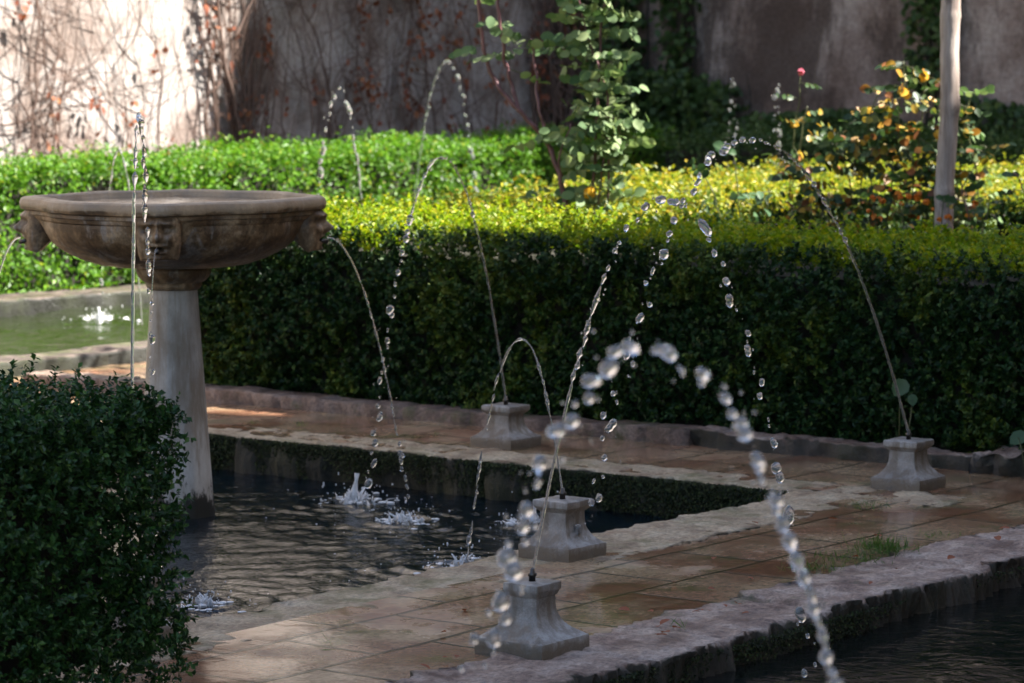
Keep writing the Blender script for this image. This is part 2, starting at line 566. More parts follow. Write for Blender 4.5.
def stone_row(name, along, a0, a1, b0, b1, ztop, zbot, stone_len, mat, rough=.012, gap=.02, edge=.015, step=.022, jitter=.008, seed=0, rnd=.007):
    """a row of rough stones as one solid strip: along 's' or 'w' from a0 to a1, across b0..b1."""
    r = random.Random(seed)
    joints = [a0]
    while joints[-1] < a1:
        joints.append(joints[-1] + stone_len * r.uniform(.7, 1.4))
    hs = [r.uniform(-jitter, jitter) for _ in joints]
    ws = [(r.uniform(-edge, edge), r.uniform(-edge, edge)) for _ in joints]
    prof = []
    ns, nt_ = 7, max(5, int((b1 - b0) / .03))
    for i in range(ns):
        prof.append((0, i / ns))
    prof.append((.25, .97))
    for i in range(nt_ + 1):
        prof.append((.5 + i / nt_, 1.0))
    prof.append((1.75, .97))
    for i in range(ns):
        prof.append((2, 1 - (i + 1) / ns))
    n = int((a1 - a0) / step) + 1
    V = []
    for i in range(n):
        a = a0 + (a1 - a0) * i / (n - 1)
        k = max(0, sum(1 for q in joints if q <= a) - 1) if len(joints) < 40 else int(np.searchsorted(joints, a, 'right') - 1)
        k = min(k, len(hs) - 1)
        dj = min(abs(a - joints[k]), abs(joints[min(k + 1, len(joints) - 1)] - a))
        gr = gap * math.exp(-(dj / .012) ** 2)
        e0, e1 = ws[k]
        for (q, h) in prof:
            if q <= .25:
                b = b0 + e0 + rnd * (q / .25) * .4
            elif q >= 1.75:
                b = b1 + e1 - rnd * ((2 - q) / .25) * .4
            else:
                b = b0 + e0 + rnd + (b1 + e1 - b0 - e0 - 2 * rnd) * (q - .5)
            z = zbot + (ztop + hs[k] - zbot) * h
            d = Vector((a * 9, b * 9, z * 9 + seed))
            v1 = noise.noise(d) + .6 * noise.noise(d * 2.3) + .4 * noise.noise(d * 5.1)
            v2 = noise.noise(d + Vector((31, 7, 2))) + .6 * noise.noise(d * 2.7)
            v3 = noise.noise(d * 11) + .7 * noise.noise(d * 23)
            if q <= .5:
                b += rough * .5 * v3
                b += rough * 1.6 * (v1 + .5 * noise.noise(d * 9)) + gr
                z += rough * .5 * v2 * (h > .5)
            elif q >= 1.5:
                b -= rough * .5 * v3
                b += rough * 1.6 * (v1 + .5 * noise.noise(d * 9)) - gr
                z += rough * .5 * v2 * (h > .5)
            else:
                z += rough * (.5 * v1 + .14 * v3) - gr * .8
            V.append((a, b, z) if along == 's' else (b, a, z))
    m = len(prof)
    F = []
    for i in range(n - 1):
        for j in range(m - 1):
            q = (i * m + j, (i + 1) * m + j, (i + 1) * m + j + 1, i * m + j + 1)
            F.append(q if along == 'w' else q[::-1])
    F.append(tuple(range(m)))
    F.append(tuple((n - 1) * m + j for j in range(m - 1, -1, -1)))
    return structure(link(name, make_mesh(name, V, F), mat, rot=True))


# base solids under the walks (their sides are the pool walls)
slab('canal_bank', -12, 24, -9, 2.3, -.004, M['tile'])
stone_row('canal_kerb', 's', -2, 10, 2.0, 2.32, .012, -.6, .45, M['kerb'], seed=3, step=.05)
slab('path_base', -12, 9.62, 4.66, 5.93, -.03, M['coping'])
slab('path_base', 9.64, 10.5, 4.66, 10.85, -.03, M['coping'])
slab('path_base', -12, 9.64, 10.02, 10.85, -.03, M['coping'])
slab('path_base', -12, 5.88, 5.93, 10.02, -.03, M['soil'])
tiled_path('path', -3, 9.7, 4.9, 5.75)
tiled_path('path', 9.705, 10.5, 4.9, 10.9)
tiled_path('path', -3, 9.8, 10.15, 10.9, .12)
tiled_path('path', 9.64, 10.5, 2.3, 4.92)
slab('path_base', 9.64, 24, 2.3, 4.66, -.03, M['coping'])
tiled_path('path', 10.5, 22, 10.2, 10.9, .15)
# rough coping round the pool and the kerb along the canal
stone_row('pool_coping', 's', 5.6, 9.66, 5.64, 5.97, .002, -.6, .38, M['coping'], seed=1, rough=.014, gap=.006, jitter=.003, step=.014)
stone_row('pool_coping', 'w', 5.4, 10.2, 9.60, 9.88, .002, -.6, .40, M['coping'], seed=2, rough=.016, gap=.007, jitter=.003, step=.014)
stone_row('pool_coping', 's', 5.6, 9.6, 9.98, 10.2, .010, -.6, .4, M['coping'], seed=5, step=.05)
stone_row('pool_coping', 'w', 5.97, 10.0, 5.66, 5.92, .010, -.6, .4, M['coping'], seed=6, step=.05)
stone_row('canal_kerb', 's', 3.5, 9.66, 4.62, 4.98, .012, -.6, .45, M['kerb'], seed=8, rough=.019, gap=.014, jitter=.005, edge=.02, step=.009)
# low raised kerb at the foot of the middle hedge and along the far canal
stone_row('hedge_kerb', 'w', 7.0, 10.6, 10.44, 10.60, .058, -.2, .19, M['low_kerb'], seed=11, rough=.010, gap=.022, edge=.008)
stone_row('hedge_kerb', 'w', 5.75, 6.98, 10.45, 10.60, .06, -.2, .33, M['kerb'], seed=12, rough=.02, gap=.02)
stone_row('hedge_kerb', 'w', 3.6, 5.73, 10.43, 10.66, .075, -.2, .26, M['kerb'], seed=14, rough=.035, gap=.035)
stone_row('far_canal_kerb', 's', 4, 22, 10.86, 11.12, .075, -.6, .35, M['dull_kerb'], seed=15, rough=.012, step=.04)
slab('garden_bed', 10.5, 22.9, 4.0, 10.2, -.01, M['soil'])
slab('far_bank', -12, 23, 13.82, 16.5, -.012, M['soil'])
stone_row('far_canal_kerb', 's', 4, 22, 13.7, 14.05, .03, -.6, .4, M['dull_kerb'], seed=17, rough=.02, step=.05)


def water_sheet(name, s0, s1, w0, w1, z, mat, step, amp, rings=(), seed=0, k=9.0):
    ns, nw = int((s1 - s0) / step), int((w1 - w0) / step)
    S, Wd = np.meshgrid(np.linspace(s0, s1, ns), np.linspace(w0, w1, nw), indexing='ij')
    P = np.stack([S.ravel(), Wd.ravel(), np.zeros(S.size)], 1)
    h = amp * (vnoise(P, k, seed) + .6 * vnoise(P, k * 2.4, seed + 1) + .35 * vnoise(P, k * 5.0, seed + 2))
    for (rs, rw, ra) in rings:
        d = np.hypot(P[:, 0] - rs, P[:, 1] - rw)
        h += ra * np.sin(d * 62) * np.exp(-d / .22)
    P[:, 2] = z + h
    i, j = np.meshgrid(np.arange(ns - 1), np.arange(nw - 1), indexing='ij')
    a = (i * nw + j).ravel()
    F = np.stack([a, a + nw, a + nw + 1, a + 1], 1)
    return structure(link(name, fast_mesh(name, P, F, True), mat, rot=True))


SPLASH = [(9.24, 7.65), (8.97, 7.20), (8.27, 6.49), (9.21, 6.81), (7.27, 6.66)]
water_sheet('pool_water', 5.9, 9.68, 5.9, 10.05, -.135, M['water_dark'], .014, .0021, [(a, b, .006) for a, b in SPLASH], 1, 24.0)
water_sheet('canal_water', 2, 10.5, 2.2, 4.7, -.072, M['water_canal'], .04, .0016, [], 4, 6)
water_sheet('far_canal_water', 5, 22, 11.0, 13.85, -.05, M['water_green'], .035, .009, [(13.5, 13.1, .008)], 7, 5)

# ------------------------------------------------------------------ walls
def wall(name, s0, s1, w0, w1, h, mat, label):
    v, f = box(s0, s1, w0, w1, -.6, h)
    o = link(name, make_mesh(name, v, f, False), mat, rot=True)
    return tag(o, label, 'wall')


wall('stucco_wall', -10, 23.2, 16.5, 17.1, 9.0, M['wall_pale'], 'pale stucco wall with dry creepers, sunlit at its left end')
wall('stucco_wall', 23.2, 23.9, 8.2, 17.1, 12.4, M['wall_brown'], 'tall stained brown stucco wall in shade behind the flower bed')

wall('stucco_wall', 23.3, 23.9, -9, 8.19, 7.7, M['wall_brown'], 'unseen stretch of brown stucco wall, kept low so sun reaches the hedge tops')  # step in wall height, out of view, shaped to place the shadows
b_root = thing('shade_block', 'unseen tall mass added beside the canal to shade the pool', 'shade_block', W(9.85, -3.4), ROT)  # unseen mass put in to keep the sun off the pool
v, f = box(-6.35, 6.35, -2.9, 2.9, -.6, 14.0)
link('wall', make_mesh('wall', v, f, False), M['shade_block_wall'], b_root)
v, f = box(6.353, 8.95, -2.9, 2.9, -.6, 13.05)  # lower wing, added to shade the flower bed and trunk foot
link('wall', make_mesh('wall', v, f, False), M['shade_block_wall'], b_root)
v, f = box(-6.6, 6.4, -3.2, 2.95, 14.003, 14.2)
link('roof', make_mesh('roof', v, f, False), M['roof'], b_root)
for fl in range(3):
    for i in range(4):
        v, f = box(-4.6 + i * 2.7, -3.5 + i * 2.7, 2.903, 2.96, 1.4 + fl * 3.6, 3.0 + fl * 3.6)
        link('window', make_mesh('window', v, f, False), M['shutter'], b_root)


# ------------------------------------------------------------------ leaves
def leaf_arrays(C, Nrm, Tip, L, Wd, fold=.25, shape='diamond'):
    """C centres, Nrm normals, Tip tip directions: arrays -> verts, polys"""
    Tip = unit(Tip - Nrm * np.sum(Tip * Nrm, 1, keepdims=True))
    side = np.cross(Nrm, Tip)
    L = L[:, None]
    Wd = Wd[:, None]
    n = len(C)
    if shape == 'diamond':
        v = np.stack([C - Tip * L * .5, C - side * Wd * .5 + Nrm * Wd * fold + Tip * L * .05, C + Tip * L * .5, C + side * Wd * .5 + Nrm * Wd * fold + Tip * L * .05], 1)
        base = (np.arange(n) * 4)[:, None]
        t = np.concatenate([base + np.array([[0, 2, 1]]), base + np.array([[0, 3, 2]])], 0)
        return v.reshape(-1, 3), t
    # oval: midrib of 3 (base, middle, tip) and three points on either edge
    droop = -Nrm * L * .10
    pts = [C - Tip * L * .5, C + Nrm * 0, C + Tip * L * .5 + droop]
    for sg in (-1, 1):
        for (a, wv) in ((-.32, .72), (.02, 1.0), (.32, .66)):
            pts.append(C + Tip * L * a + side * Wd * .5 * wv * sg + Nrm * Wd * fold * wv * .6 + droop * max(0, a))
    v = np.stack(pts, 1)
    base = (np.arange(n) * 9)[:, None]
    quads = [[0, 1, 4, 3], [1, 2, 5, 4], [0, 6, 7, 1], [1, 7, 8, 2]]
    t = np.concatenate([base + np.array([q]) for q in quads], 0)
    return v.reshape(-1, 3), t


def rand_unit(n):
    return unit(rng.normal(size=(n, 3)))


def hedge_leaves(surfaces, per_m2, leaf, clump=.035, in_clump=14, depth=.07, amp=.03, shoots=0.0, holes=0.0, sprig=0.0):
    """surfaces: (origin, edge a, edge b, outward normal) in courtyard axes."""
    Cs, Ns, Ts = [], [], []
    for (o, a, b, nrm) in surfaces:
        o, a, b, nrm = map(np.array, (o, a, b, nrm))
        area = np.linalg.norm(np.cross(a, b))
        nc = int(area * per_m2 / in_clump)
        u, v = rng.random(nc), rng.random(nc)
        P = o + u[:, None] * a + v[:, None] * b
        off = amp * vnoise(P, 4.0, 1.3) + amp * .7 * vnoise(P, 13.0, 2.1)
        dpt = -depth * rng.random(nc) ** 1.6
        up = nrm[2] > .5
        if shoots:
            k = rng.random(nc) < shoots
            off = off + k * rng.random(nc) * (.07 if up else .045)
        P = P + nrm * (off + dpt)[:, None]
        if holes:
            keep = vnoise(P, 9.0, 4.4) > -1.0 + holes
            P = P[keep]
        C = np.repeat(P, in_clump, 0) + rng.normal(size=(len(P) * in_clump, 3)) * clump * .6
        if sprig:
            # leaves set in pairs along short upright twigs
            A = unit(nrm * .7 + np.array([0, 0, .7]) + rng.normal(size=(len(P), 3)) * .5)
            A = np.repeat(A, in_clump, 0)
            q = np.tile((np.arange(in_clump) + .5) / in_clump, len(P))
            rad = unit(np.cross(A, rng.normal(size=A.shape)))
            C = np.repeat(P, in_clump, 0) + A * (q * sprig * rng.uniform(.8, 1.2, len(q)))[:, None] + rad * leaf * .38
            Cs.append(C)
            Ns.append(unit(A * .8 - rad * .45 + rng.normal(size=A.shape) * .25))
            Ts.append(unit(rad + A * .6))
            continue
        Cs.append(C)
        tilt = np.repeat(unit(nrm + rng.normal(size=(len(P), 3)) * .45), in_clump, 0)
        Ns.append(unit(tilt + rng.normal(size=C.shape) * .75 + np.array([0, 0, .35])))
    C, Nn = np.concatenate(Cs), np.concatenate(Ns)
    C[:, 2] = np.maximum(C[:, 2], .015)
    n = len(C)
    T = np.concatenate(Ts) if Ts else unit(rng.normal(size=(n, 3)) + np.array([0, 0, .6]))
    L = leaf * rng.uniform(.65, 1.3, n)
    return leaf_arrays(C, Nn, T, L, L * rng.uniform(.48, .68, n))


def hedge(name, label, boxes, parts, group=None):
    root = thing(name, label, 'hedge', (0, 0, 0), ROT, group)
    cv, cf = join([box(*b) for b in boxes])
    link('twigs', make_mesh('twigs', cv, cf, False), M['wood'], root)
    for (pname, mat, kw) in parts:
        v, t = hedge_leaves(**kw)
        link(pname, fast_mesh(pname, v, t), mat, root)
    return root


H = .75
# near hedge at the left, in front of the pool
H = .715
s0, s1, w0, w1 = 5.0, 5.70, 5.27, 8.6
surf = [((s0, w0, .02), (0, w1 - w0, 0), (0, 0, H), (-1, 0, 0)), ((s0, w0, .05), (s1 - s0, 0, 0), (0, 0, H - .05), (0, -1, 0)),
        ((s0, w0, H), (s1 - s0, 0, 0), (0, w1 - w0, 0), (0, 0, 1)), ((s1, w0, .08), (0, 1.2, 0), (0, 0, H - .1), (1, 0, 0))]
hedge('box_hedge', 'dark clipped hedge in front of the pool, covering the column foot at lower left',
      [(s0 + .12, s1 - .12, w0 + .14, w1, .1, H - .1)],
      [('foliage', M['near_leaf'], dict(surfaces=surf, per_m2=36000, leaf=.0185, clump=.03, in_clump=14, depth=.13, amp=.014, shoots=.10, sprig=.055))])

# middle hedge round the flower bed
H = .75
front = ((10.62, 3.7, .03), (0, 6.25, 0), (0, 0, H - .03), (-1, 0, 0))
tops = [((10.62, 3.7, H), (1.0, 0, 0), (0, 6.25, 0), (0, 0, 1))]
inner = [((11.6, 3.7, .1), (0, 4.6, 0), (0, 0, H - .1), (1, 0, 0)), ((11.6, 8.3, .1), (3.2, 0, 0), (0, 0, H - .1), (0, -1, 0))]
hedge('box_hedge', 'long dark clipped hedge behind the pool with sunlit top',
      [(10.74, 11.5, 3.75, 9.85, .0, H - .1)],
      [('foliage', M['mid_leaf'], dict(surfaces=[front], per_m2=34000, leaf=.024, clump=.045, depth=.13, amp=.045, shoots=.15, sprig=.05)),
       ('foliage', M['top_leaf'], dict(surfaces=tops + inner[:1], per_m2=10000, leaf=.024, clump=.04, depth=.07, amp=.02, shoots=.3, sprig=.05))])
lt = [((11.6, 8.3, H - .005), (2.6, 0, 0), (0, 1.7, 0), (0, 0, 1)), ((14.2, 8.3, H - .005), (3.6, 0, 0), (0, 2.3, 0), (0, 0, 1)), ((11.6, 10.0, .1), (2.6, 0, 0), (0, 0, H - .1), (0, 1, 0)),
      ((14.2, 10.6, .1), (3.6, 0, 0), (0, 0, H - .1), (0, 1, 0)), ]
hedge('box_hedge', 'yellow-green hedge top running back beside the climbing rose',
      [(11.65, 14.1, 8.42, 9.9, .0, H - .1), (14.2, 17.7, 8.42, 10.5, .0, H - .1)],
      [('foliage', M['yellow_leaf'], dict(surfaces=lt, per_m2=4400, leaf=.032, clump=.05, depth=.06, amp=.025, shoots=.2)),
       ('foliage', M['mid_leaf'], dict(surfaces=inner[1:], per_m2=9000, leaf=.03, clump=.05, depth=.08, amp=.03, shoots=.2))])  # darker leaf colour stands in for shade on the inner face
bt = [((14.8, 3.2, H), (3.0, 0, 0), (0, 5.1, 0), (0, 0, 1))]
bf = [((14.8, 3.2, .05), (0, 5.1, 0), (0, 0, H - .08), (-1, 0, 0))]
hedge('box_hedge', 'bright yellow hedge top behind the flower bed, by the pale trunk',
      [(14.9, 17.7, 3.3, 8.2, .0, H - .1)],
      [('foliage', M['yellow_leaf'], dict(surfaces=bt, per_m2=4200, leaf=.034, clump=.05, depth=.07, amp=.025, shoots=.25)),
       ('foliage', M['mid_leaf'], dict(surfaces=bf, per_m2=8000, leaf=.03, clump=.05, depth=.07, amp=.025, shoots=.25))])  # front face given dark leaves as painted shade behind the bed
fs = [((20.8, 8.0, .02), (0, 6.2, 0), (0, 0, H), (-1, 0, 0)), ((20.8, 8.0, H + .02), (1.6, 0, 0), (0, 6.2, 0), (0, 0, 1))]
hedge('box_hedge', 'shaded green hedge at the foot of the brown wall',
      [(20.9, 22.3, 8.1, 14.2, -.6, H - .08)],
      [('foliage', M['far_leaf'], dict(surfaces=fs, per_m2=3200, leaf=.036, clump=.055, depth=.08, amp=.03, shoots=.2))])
ls = [((8.0, 14.3, -.05), (13.2, 0, 0), (0, 0, H + .08), (0, -1, 0)), ((8.0, 14.3, H + .02), (13.2, 0, 0), (0, .8, 0), (0, 0, 1))]
hedge('box_hedge', 'bright sunlit hedge along the foot of the creeper-covered pale wall',
      [(8.0, 21.2, 14.4, 15.0, -.2, H - .08)],
      [('foliage', M['lit_leaf'], dict(surfaces=ls, per_m2=5200, leaf=.034, clump=.055, depth=.09, amp=.03, shoots=.2))])


# ------------------------------------------------------------------ fountain
def fountain():
    root = thing('stone_fountain', 'tall stone fountain bowl with carved masks on a tapering column', 'fountain', W(8.60, 7.96), 0)
    mask_angles = [math.radians(a) for a in (2, 92, 180, 270)]

    def lip(r, z, th, i):
        if z < .90 or r < .38:
            return r
        e = 0
        for a in mask_angles:
            d = (th - a + math.pi) % (2 * math.pi) - math.pi
            e += math.exp(-(d / .2) ** 2) - .35 * math.exp(-((abs(d) - .42) / .13) ** 2)
        return r + .045 * e * min(1, (z - .90) / .05)

    prof = [(.18, .762), (.215, .764), (.27, .772), (.33, .791), (.377, .813), (.41, .834), (.434, .855), (.452, .885), (.461, .912), (.463, .928), (.470, .934),
            (.474, .946), (.480, .950), (.480, .962), (.498, .968), (.502, .980), (.502, .992), (.497, 1.004), (.487, 1.010), (.448, 1.011), (.438, 1.005),
            (.430, .985), (.40, .95), (.30, .92), (.05, .905)]
    v, f = lathe(prof, 128, lip)
    v = [(x + .004 * nz(x * 6, y * 6, z * 6), y + .004 * nz(y * 6, z * 6, x * 6), z + (.004 * nz(x * 4 + 3, y * 4, z * 4) if z > .93 else 0)) for x, y, z in v]
    me = make_mesh('bowl', v, f)
    me.set_sharp_from_angle(angle=math.radians(28))
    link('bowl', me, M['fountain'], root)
    v, f = lathe([(.435, .984), (.42, .990), (.3, .990), (.02, .990)], 64)
    link('bowl_water', make_mesh('bowl_water', v, f), M['water_canal'], root)
    # neck of the column under the bowl: round mouldings
    prof = [(.088, .678), (.097, .686), (.101, .694), (.098, .702), (.112, .709), (.128, .726), (.135, .745), (.134, .757), (.128, .761), (.05, .761)]
    v, f = lathe(prof, 64)
    link('capital', make_mesh('capital', v, f), M['fountain'], root)
    # shaft: eight soft facets
    def oct_(r, z, th, i):
        a = (th + math.radians(8)) % (math.pi / 4) - math.pi / 8
        return r * (.55 + .45 * math.cos(math.pi / 8) / math.cos(a)) / .975
    prof = []
    for i in range(30):
        q = i / 29
        z = .682 - q * 1.0
        prof.append((.083 + .068 * q, z))
    prof = prof[::-1]
    v, f = lathe(prof, 96, oct_)
    link('column', make_mesh('column', v, f), M['shaft'], root)

    # a carved face: relief on a rounded block
    nu, nv = 44, 48
    V = []
    for j in range(nv + 1):
        for i in range(nu + 1):
            x = -1 + 2 * i / nu
            y = -1 + 2 * j / nv          # -1 chin, 1 forehead
            half = .080 * (1.0 - .16 * max(0, -y) ** 2) * (1 - .05 * y * y)
            G = lambda cx, cy, sx, sy: math.exp(-((x - cx) / sx) ** 2 - ((y - cy) / sy) ** 2)
            d = .050 * math.sqrt(max(0, 1 - .92 * x * x)) * math.sqrt(max(0, 1 - .55 * max(0, abs(y) - .2) ** 2))
            d += .034 * G(0, -.08, .17, .20) + .020 * G(0, .15, .13, .30)          # nose and bridge
            d += .016 * G(0, .48, .75, .14) + .010 * (G(-.42, .42, .24, .09) + G(.42, .42, .24, .09))    # brow
            d -= .024 * (G(-.38, .22, .20, .12) + G(.38, .22, .20, .12))            # eye sockets
            d += .010 * (G(-.38, .22, .10, .06) + G(.38, .22, .10, .06))            # eyeballs
            d += .013 * (G(-.5, -.15, .25, .22) + G(.5, -.15, .25, .22))            # cheeks
            d += .012 * (G(0, -.40, .34, .07) + G(0, -.66, .30, .07))               # lips
            d -= .030 * G(0, -.53, .22, .065)                                       # open mouth
            d += .014 * G(0, -.88, .28, .12)                                        # chin
            d += .008 * math.sin(x * 17 + 3 * y) * max(0, y - .58) * 2.2            # hair
            edge = max(abs(x), abs(y))
            if edge > .93:
                d *= 1 - .75 * (edge - .93) / .07
            V.append((x * half, -d, y * .09))
    F = []
    n1 = nu + 1
    for j in range(nv):
        for i in range(nu):
            F.append((j * n1 + i, j * n1 + i + 1, (j + 1) * n1 + i + 1, (j + 1) * n1 + i))
    k = len(V)
    # close the back
    border = [i for i in range(n1)] + [j * n1 + nu for j in range(1, nv + 1)] + [nv * n1 + i for i in range(nu - 1, -1, -1)] + [j * n1 for j in range(nv - 1, 0, -1)]
    for idx in border:
        x, y, z = V[idx]
        V.append((x * .8, .075, z * (.8 if z > 0 else .2)))
    nb = len(border)
    for q in range(nb):
        q2 = (q + 1) % nb
        F.append((border[q2], border[q], k + q, k + q2))
    F.append(tuple(k + q for q in range(nb)))
    me = make_mesh('mask', V, F)
    for a in mask_angles:
        o = link('mask', me, M['fountain'], root)
        r = .476
        o.location = (r * math.cos(a), r * math.sin(a), .902)
        o.rotation_euler = (0, 0, a + math.pi / 2)
        t_, f_ = tube([(0, -.035, -.048), (0, -.075, -.055)], [.008, .008], 10)
        link('spout', make_mesh('spout', t_, f_), M['metal'], o)


fountain()


# ------------------------------------------------------------------ stone jets' pedestals
def pedestal(s, w, label, base=.2, top=.13, height=.17, rot=0.0, neck=None):
    root = thing('fountain_pedestal', label, 'pedestal', W(s, w, .0), ROT + rot, 'stone water-jet pedestals round the pool')
    hb, ht = base / 2, top / 2
    hn = (neck or top * .74) / 2
    plinth = .24 * height
    lipz = height - .034
    prof = [(hb, -.012), (hb * 1.0, plinth - .004), (hb * .985, plinth), (hb * .95, plinth + .001)]
    for i in range(13):
        q = i / 12
        e = (1 - q) ** 3.3
        prof.append((hn + (hb * .93 - hn) * e, plinth + .002 + (lipz - plinth - .004) * q))
    prof += [(hn + .004, lipz + .001), (ht * .93, lipz + .010), (ht * .99, lipz + .014), (ht, lipz + .018), (ht, lipz + .028), (ht * .985, lipz + .0325), (ht * .95, lipz + .034), (ht * .3, lipz + .035)]
    V, F = [], []
    m = 9
    ring = []
    for sd in range(4):
        for i in range(m):
            q = -1 + 2 * i / m
            x, y = [(1, q), (-q, 1), (-1, -q), (q, -1)][sd]
            ring.append((x, y))
    nr = len(ring)
    for (h, z) in prof:
        for (x, y) in ring:
            c = 1 - .02 * (abs(x * y)) ** 8
            px, py = x * h * c, y * h * c
            d = Vector((px * 22 + s * 5, py * 22 + w, z * 22))
            k = .0016 * noise.noise(d) + .0011 * noise.noise(d * 2.6)
            V.append((px * (1 + k * 9), py * (1 + k * 9), z + k))
    for i in range(len(prof) - 1):
        for k in range(nr):
            k2 = (k + 1) % nr
            F.append((i * nr + k, i * nr + k2, (i + 1) * nr + k2, (i + 1) * nr + k))
    F.append(tuple((len(prof) - 1) * nr + k for k in range(nr)))
    F.append(tuple(range(nr - 1, -1, -1)))
    me = make_mesh('stone_block', V, F)
    me.set_sharp_from_angle(angle=math.radians(34))
    link('stone_block', me, M['grey_stone'], root)
    v1, f1 = lathe([(.009, 0), (.009, .014), (.0115, .0145), (.0115, .021), (.007, .023), (.006, .034), (.002, .035)], 14)
    o = link('nozzle', make_mesh('nozzle', v1, f1), M['metal'], root, loc=(0, 0, height))
    return root


pedestal(6.70, 4.96, 'nearest stone jet pedestal, standing on the canal kerb', .217, .110, .185, .02, neck=.088)
pedestal(7.99, 5.80, 'stone jet pedestal at the near pool edge, just behind the nearest one', .195, .132, .178, -.02)
pedestal(10.02, 7.545, 'stone jet pedestal on the far path under the dark hedge, left of the others', .20, .137, .160, .0)
pedestal(9.945, 5.72, 'stone jet pedestal at far right by the broad weed leaves', .197, .134, .170, .03)
pedestal(6.2, 5.9, 'stone jet pedestal hidden behind the near hedge', .16, .13, .17)
pedestal(3.65, 1.75, 'stone jet pedestal below the picture on the near canal bank', .2, .13, .17)
for (ps, pw, lab) in ((13.35, 10.55, 'jet pedestal behind the middle hedge by the canal'), (17.5, 14.05, 'jet pedestal on the far canal bank'), (11.6, 10.5, 'jet pedestal behind the fountain bowl')):
    pedestal(ps, pw, lab, .2, .13, .17)


# ------------------------------------------------------------------ water jets
def blob_mesh(i):
    r = random.Random(40 + i)
    V, F = [], []
    nu, nv = 14, 10
    stretch = [1.0, 1.15, 1.5, 1.25, 2.0, 1.0][i]
    pinch = [0, .15, .1, .3, .25, .1][i]
    for j in range(nv + 1):
        ph = math.pi * j / nv
        for k in range(nu):
            th = 2 * math.pi * k / nu
            p = Vector((math.sin(ph) * math.cos(th), math.sin(ph) * math.sin(th), math.cos(ph)))
            q = 1 + .16 * noise.noise(p * 1.3 + Vector((i * 5.1, 2, 0))) + .07 * noise.noise(p * 2.6 + Vector((i * 3, 0, 9)))
            q *= 1 - pinch * math.exp(-(p.z / .35) ** 2)
            V.append((p.x * q, p.y * q, p.z * q * stretch))
    for j in range(nv):
        for k in range(nu):
            k2 = (k + 1) % nu
            F.append((j * nu + k, (j + 1) * nu + k, (j + 1) * nu + k2, j * nu + k2))
    return make_mesh('droplet', V, F)


BLOBS = [blob_mesh(i) for i in range(6)]
for b_ in BLOBS:
    b_.materials.append(M['drop'])


